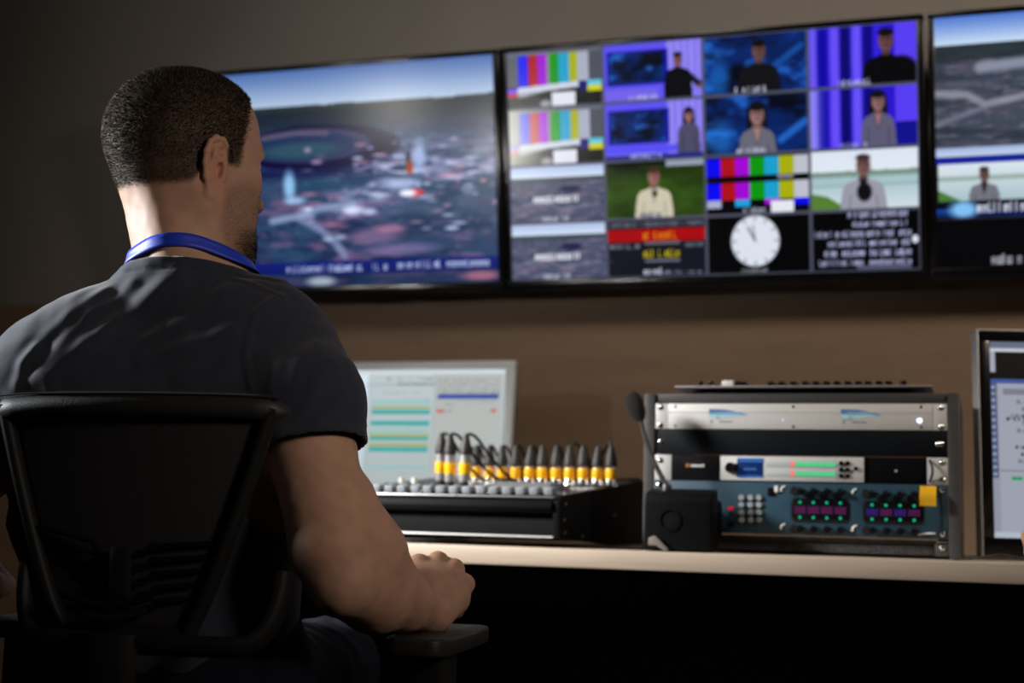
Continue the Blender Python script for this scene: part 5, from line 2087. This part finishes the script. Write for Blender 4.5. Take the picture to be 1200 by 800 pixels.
# ---- t-shirt
A, gx = sh.grid((-1.36, 1.25, .495), (-.56, 1.80, 1.16), .0032)
V2, F2 = nets(A, gx)
V2 = relax(V2, F2, 3)
N2 = vnormals(V2, F2)
camp = npv(CAM)


def snap(px, py):
    """Point of the cloth lying behind a photo position."""
    d = npv(at(px, py, 1.0)) - camp
    q = V2 - camp
    t = q @ d / (d @ d)
    e = np.linalg.norm(q - t[:, None] * d, axis=1)
    c = np.where(e < .006)[0]
    if not len(c):
        return V2[np.argmin(e)]
    return V2[c[np.argmin(t[c])]]


def polydist(P_, pts):
    best = np.full(len(P_), 9.0)
    for a, b in zip(pts, pts[1:]):
        ba = b - a
        t = np.clip((P_ - a) @ ba / (ba @ ba + 1e-12), 0, 1)
        best = np.minimum(best, np.linalg.norm(P_ - a - t[:, None] * ba, axis=1))
    return best


disp = np.zeros(len(V2))
FOLDS = [  # outline over the cloth, height, width
    ([(337, 341), (318, 348), (300, 360), (292, 380), (288, 415), (290, 450)], .0022, .0045),
    ([(330, 346), (296, 364), (262, 385), (225, 398), (190, 410), (158, 420)], .0032, .010),
    ([(205, 318), (170, 345), (135, 372), (100, 396), (66, 422), (50, 440)], .0075, .015),
    ([(258, 335), (215, 366), (170, 394), (125, 418), (85, 440)], .0028, .011),
    ([(150, 330), (112, 358), (75, 388), (45, 420), (30, 442)], .0040, .010),
    ([(120, 335), (85, 360), (55, 385), (25, 420)], .0030, .009),
    ([(36, 408), (22, 425), (14, 446)], .0050, .008),
    ([(290, 400), (250, 425), (205, 440)], .0025, .012),
    ([(345, 380), (326, 415), (316, 450), (313, 490)], .0018, .009),
    ([(372, 395), (348, 425), (330, 465), (322, 500)], .0018, .009),
    ([(398, 425), (372, 452), (345, 490), (330, 515)], .0025, .010),
    ([(408, 462), (385, 485), (360, 510)], .0025, .008),
    ([(270, 318), (300, 328), (335, 345)], .0018, .004),
]
for pl, amp, wd in FOLDS:
    pts = np.array([snap(*p) for p in pl])
    d = polydist(V2, pts)
    disp += .6 * amp * (np.exp(-(d / wd) ** 2) - .45 * np.exp(-((d - 1.6 * wd) / wd) ** 2))
bl = (V2 - BO) @ BR
u1, u2 = bl[:, 0] * 1.0 + bl[:, 2] * 1.3, bl[:, 0] * 1.4 - bl[:, 2] * .9
disp += .0007 * np.sin(u1 * 55 + 3 * np.sin(u2 * 17)) * np.sin(u2 * 21 + 2 * np.sin(bl[:, 1] * 23)) + .0005 * np.sin(u2 * 120 + 2 * np.sin(u1 * 31)) * np.sin(u1 * 47)
V2 = V2 + N2 * disp[:, None]
# clean hems: neck, sleeves, waist
me = bpy.data.meshes.new('t_shirt')
me.vertices.add(len(V2)); me.vertices.foreach_set('co', V2.astype(np.float32).ravel())
me.loops.add(F2.size); me.loops.foreach_set('vertex_index', F2.astype(np.int32).ravel())
me.polygons.add(len(F2)); me.polygons.foreach_set('loop_start', np.arange(0, F2.size, 4, dtype=np.int32)); me.polygons.foreach_set('loop_total', np.full(len(F2), 4, dtype=np.int32))
me.update(calc_edges=True)
bm = bmesh.new(); bm.from_mesh(me)
neck_c = B2W((.022, -.014, 1.070))
neck_n = BR @ np.array([0, .16, 1.0]); neck_n /= np.linalg.norm(neck_n)


def cut(co, no, test):
    fs = [f for f in bm.faces if test(f.calc_center_median())]
    es = {e for f in fs for e in f.edges}; vs = {v for f in fs for v in f.verts}
    bmesh.ops.bisect_plane(bm, geom=list(vs) + list(es) + fs, dist=1e-6, plane_co=Vector(co), plane_no=Vector(no), clear_outer=False, clear_inner=False)
    kill = [v for v in bm.verts if (v.co - Vector(co)).dot(Vector(no)) > 1e-5 and test(v.co)]
    bmesh.ops.delete(bm, geom=kill, context='VERTS')


nc = Vector(neck_c)
cut(neck_c, neck_n, lambda c: (Vector((c.x, c.y, 0)) - Vector((nc.x, nc.y, 0))).length < .14 and c.z > .98)
hems = []
for s in (1, -1):
    T = (lambda p: p) if s > 0 else mirror
    a_, b_ = T(npv(at(362, 470, 1.645))), T(npv(at(368, 524, 1.627)))
    no = (b_ - a_) / np.linalg.norm(b_ - a_)
    hems.append((b_, no))
    bb = Vector(b_)
    cut(b_, no, lambda c, bb=bb: (c - bb).length < .11)
cut(B2W((0, 0, .522)), (0, 0, -1), lambda c: c.z < .60)
bmesh.ops.delete(bm, geom=[v for v in bm.verts if not v.link_faces], context='VERTS')
# hem stitching: shallow raised bands next to the cut edges
bm.normal_update()
for v in bm.verts:
    dn = (Vector(neck_c) - v.co).dot(Vector(neck_n))
    rr = (Vector((v.co.x, v.co.y, 0)) - Vector((nc.x, nc.y, 0))).length
    if 0 <= dn < .020 and rr < .125 and v.co.z > 1.0:
        k = min(1, dn / .003) if dn < .012 else max(0, 1 - (dn - .012) / .003)
        v.co += v.normal * (.0014 * k - (.0008 if .013 < dn < .017 else 0))
    for b_, no in hems:
        if (v.co - Vector(b_)).length < .10:
            dh = (Vector(b_) - v.co).dot(Vector(no))
            if 0 <= dh < .03:
                rad = (v.co - Vector(b_)); rad -= Vector(no) * rad.dot(Vector(no)); rad.normalize()
                v.co += rad * ((.0014 * min(1, (.022 - dh) / .003) if dh < .022 else 0) + .0030 * max(0, 1 - dh / .014))
bm.to_mesh(me); bm.free()
me.polygons.foreach_set('use_smooth', np.ones(len(me.polygons), dtype=bool))
M['shirt'] = mat('dark_navy_jersey', (.023, .029, .046), 0.85, spec=.25, noise=(240, .12, (1, 1, 1)), bump=(900, .25, .0008), sheen=.25)
shirt = link_mesh('t_shirt', me, M['shirt'], person)
so = shirt.modifiers.new('cloth', 'SOLIDIFY'); so.thickness = .0022; so.offset = -1

# ---- trousers, shoes
A, gx = tr.grid((-1.32, 1.30, .10), (-.62, 2.20, .70), .006)
V3, F3 = nets(A, gx)
V3 = relax(V3, F3, 2)
N3 = vnormals(V3, F3)
V3 = V3 + N3 * (.003 * np.sin(V3[:, 1] * 60 + 3 * np.sin(V3[:, 0] * 40)) * np.sin(V3[:, 2] * 50 + V3[:, 0] * 70))[:, None]
M['denim'] = mat('dark_blue_denim', (.006, .008, .015), 0.9, spec=.1, noise=(300, .25, (1, 1, 1)), bump=(700, .4, .001))
mesh_from_arrays('trousers', V3, F3, M['denim'], person)
for s in (-1, 1):
    sp = Prims(BR, BO)
    sp.cap((s * .115, .395, .055), (s * .125, .56, .040), .044, .036, .03)
    sp.ell((s * .115, .395, .075), (.043, .050, .055), .02)
    sp.ell((s * .122, .50, .018), (.047, .125, .018), .012)
    c0 = B2W((s * .12, .48, .05))
    A, gx = sp.grid(c0 - np.array([.12, .20, .06]), c0 + np.array([.12, .20, .12]), .004)
    Vs, Fs = nets(A, gx)
    Vs = relax(Vs, Fs, 2)
    mesh_from_arrays('shoe', Vs, Fs, M['black_rubber'], person)

# ---- lanyard round the neck, tucked under the collar
nfield = Prims()
add_head(nfield)
add_torso(nfield)
cN = B2W((.024, -.021, 0))
cols = []
nn = 61
for k in range(nn):
    th = -PI / 2 + (k / (nn - 1) - .5) * R(286)
    row = []
    for j in range(5):
        zc = 1.1020 - .030 * (.5 + .5 * math.sin(th)) ** 1.2 - .006 * math.sin(th + PI / 2) ** 2 + .004 * math.cos(th)
        z = zc + (j / 4 - .5) * .0165
        dirn = BR @ np.array([math.cos(th), math.sin(th), 0])
        r = np.arange(.13, .03, -.0006)
        P_ = cN[None] + dirn[None] * r[:, None]
        P_[:, 2] = z
        d = nfield.at(P_)
        hit = np.argmax(d < .0022)
        row.append(P_[hit])
    cols.append(row)
G = np.array(cols)
G = .25 * np.roll(G, 1, 0) + .5 * G + .25 * np.roll(G, -1, 0) if False else G
for _ in range(3):
    G[1:-1] = .25 * G[:-2] + .5 * G[1:-1] + .25 * G[2:]
idx = np.arange(nn * 5).reshape(nn, 5)
FL = np.stack([idx[:-1, :-1], idx[1:, :-1], idx[1:, 1:], idx[:-1, 1:]], -1).reshape(-1, 4)
M['lanyard'] = mat('blue_satin_ribbon', (.022, .060, .62), 0.42, spec=.3, noise=(300, .12, (1, 1, 1)), bump=(900, .3, .0006))
lan = mesh_from_arrays('lanyard', G.reshape(-1, 3), FL, M['lanyard'], person)
sm = lan.modifiers.new('thickness', 'SOLIDIFY'); sm.thickness = .0014; sm.offset = 1

# ================================================================== second person: only a hand on the desk edge shows
hp = Prims()
hx = at(1192.6, 640, 1.0) - CAM
hx = CAM + hx * ((2.345 - CAM.y) / hx.y)
X0 = hx.x
hp.cap((X0 + .150, 2.36, DZ + .040), (X0 + .40, 2.26, DZ + .075), .0300, .0420, .03)
hp.ell((X0 + .085, 2.360, DZ + .036), (.052, .040, .026), .02)
for i in range(4):
    y0 = 2.330 + .021 * i
    a = np.array([X0 + .050, y0, DZ + .050 - .002 * abs(i - 1)])
    b = a + np.array([-.034 + .003 * abs(i - 1), -.003, -.008]); c = b + np.array([.004, -.002, -.024]); d = c + np.array([.024, .0, -.002])
    hp.chain([a, b, c, d], [.0125, .0105, .0095, .0085], .004)
hp.chain([(X0 + .12, 2.325, DZ + .035), (X0 + .075, 2.312, DZ + .030), (X0 + .045, 2.318, DZ + .022), (X0 + .020, 2.325, DZ + .018)], [.019, .0145, .0120, .0098], .012)
A, gx = hp.grid((X0 - .03, 2.18, DZ - .01), (X0 + .46, 2.46, DZ + .14), .0022)
V4, F4 = nets(A, gx)
V4 = relax(V4, F4, 3)
p2 = mesh_from_arrays('person', V4, F4, M['skin'])
set_colors(p2, 'tint', np.repeat(skin[None], len(V4), 0) * (1 + .03 * waves(V4, 90, 400, 10, 4))[:, None])
tag(p2, 'second person reaching in, only a bent hand on the desk showing at the right edge', 'person')
sl = Prims()
sl.cap((X0 + .25, 2.32, DZ + .056), (X0 + .62, 2.17, DZ + .11), .048, .062, .03)
A, gx = sl.grid((X0 + .15, 2.0, DZ - .06), (X0 + .72, 2.46, DZ + .24), .005)
V5, F5 = nets(A, gx)
V5 = relax(V5, F5, 2)
V5 = V5 + vnormals(V5, F5) * (.003 * np.sin(V5[:, 0] * 90 + 2 * np.sin(V5[:, 2] * 60)))[:, None]
mesh_from_arrays('sleeve', V5, F5, M['shirt'], p2)
# ================================================================== light, camera
def area(name, loc, target, size, power, col, spread=180, shape='DISK', sy=None):
    l = bpy.data.lights.new(name, 'AREA')
    l.shape = shape
    l.size = size
    if sy: l.size_y = sy
    l.energy = power
    l.color = col
    l.spread = R(spread)
    o = bpy.data.objects.new(name, l)
    COL.objects.link(o)
    o.location = loc
    o.rotation_euler = (Vector(target) - Vector(loc)).to_track_quat('-Z', 'Y').to_euler()
    return o


def spot(name, loc, target, radius, power, col, cone, blend=1.0):
    l = bpy.data.lights.new(name, 'SPOT')
    l.shadow_soft_size = radius
    l.energy = power
    l.color = col
    l.spot_size = R(cone)
    l.spot_blend = blend
    o = bpy.data.objects.new(name, l)
    COL.objects.link(o)
    o.location = loc
    o.rotation_euler = (Vector(target) - Vector(loc)).to_track_quat('-Z', 'Y').to_euler()
    return o


spot('key_lamp', (-2.45, 1.38, 1.80), (-1.16, 2.12, .86), .26, 760, (1.0, .95, .90), 36)
spot('rim_lamp', (-2.40, 1.29, 1.32), (-1.0, 1.46, 1.13), .10, 255, (.92, .96, 1.0), 30)
spot('fill_lamp', (1.30, .55, 1.60), (-.80, 1.5, 1.0), .25, 72, (1.0, .82, .70), 34)
spot('wall_lamp', (1.3, 1.6, 2.5), (.1, 3.3, 1.1), .25, 125, (1.0, .84, .66), 90)
spot('upper_wall_fill', (-.8, 1.7, 2.55), (-1.0, 3.3, 2.1), .25, 25, (1.0, .90, .80), 120)  # unseen spot added to brighten the upper back wall, no fixture there
area('left_lamp', (-2.50, .35, 1.66), (-1.4, 3.2, 1.7), .14, .45, (1.0, .95, .85), 50)
area('low_lamp', (-1.99, .27, 1.48), (-1.1, 3.2, 1.6), .10, .5, (1.0, .97, .92), 40)

w = bpy.data.worlds.new('dark_room')
w.use_nodes = True
w.node_tree.nodes['Background'].inputs[0].default_value = (.02, .022, .026, 1)
w.node_tree.nodes['Background'].inputs[1].default_value = .05
SC.world = w

cd = bpy.data.cameras.new('camera')
cd.sensor_width = 36
cd.lens = FPX * 36 / 1200
cd.clip_start = .05
cd.dof.use_dof = True
cd.dof.focus_distance = 1.72
cd.dof.aperture_fstop = 3.6
cam = bpy.data.objects.new('camera', cd)
COL.objects.link(cam)
mw = Matrix(((_r.x, _u.x, -_f.x), (_r.y, _u.y, -_f.y), (_r.z, _u.z, -_f.z))).to_4x4()
mw.translation = CAM
cam.matrix_world = mw
SC.camera = cam
SC.view_settings.view_transform = 'Standard'
SC.view_settings.look = 'None'
SC.view_settings.exposure = 0
SC.view_settings.gamma = 1
SC.view_settings.use_curve_mapping = False
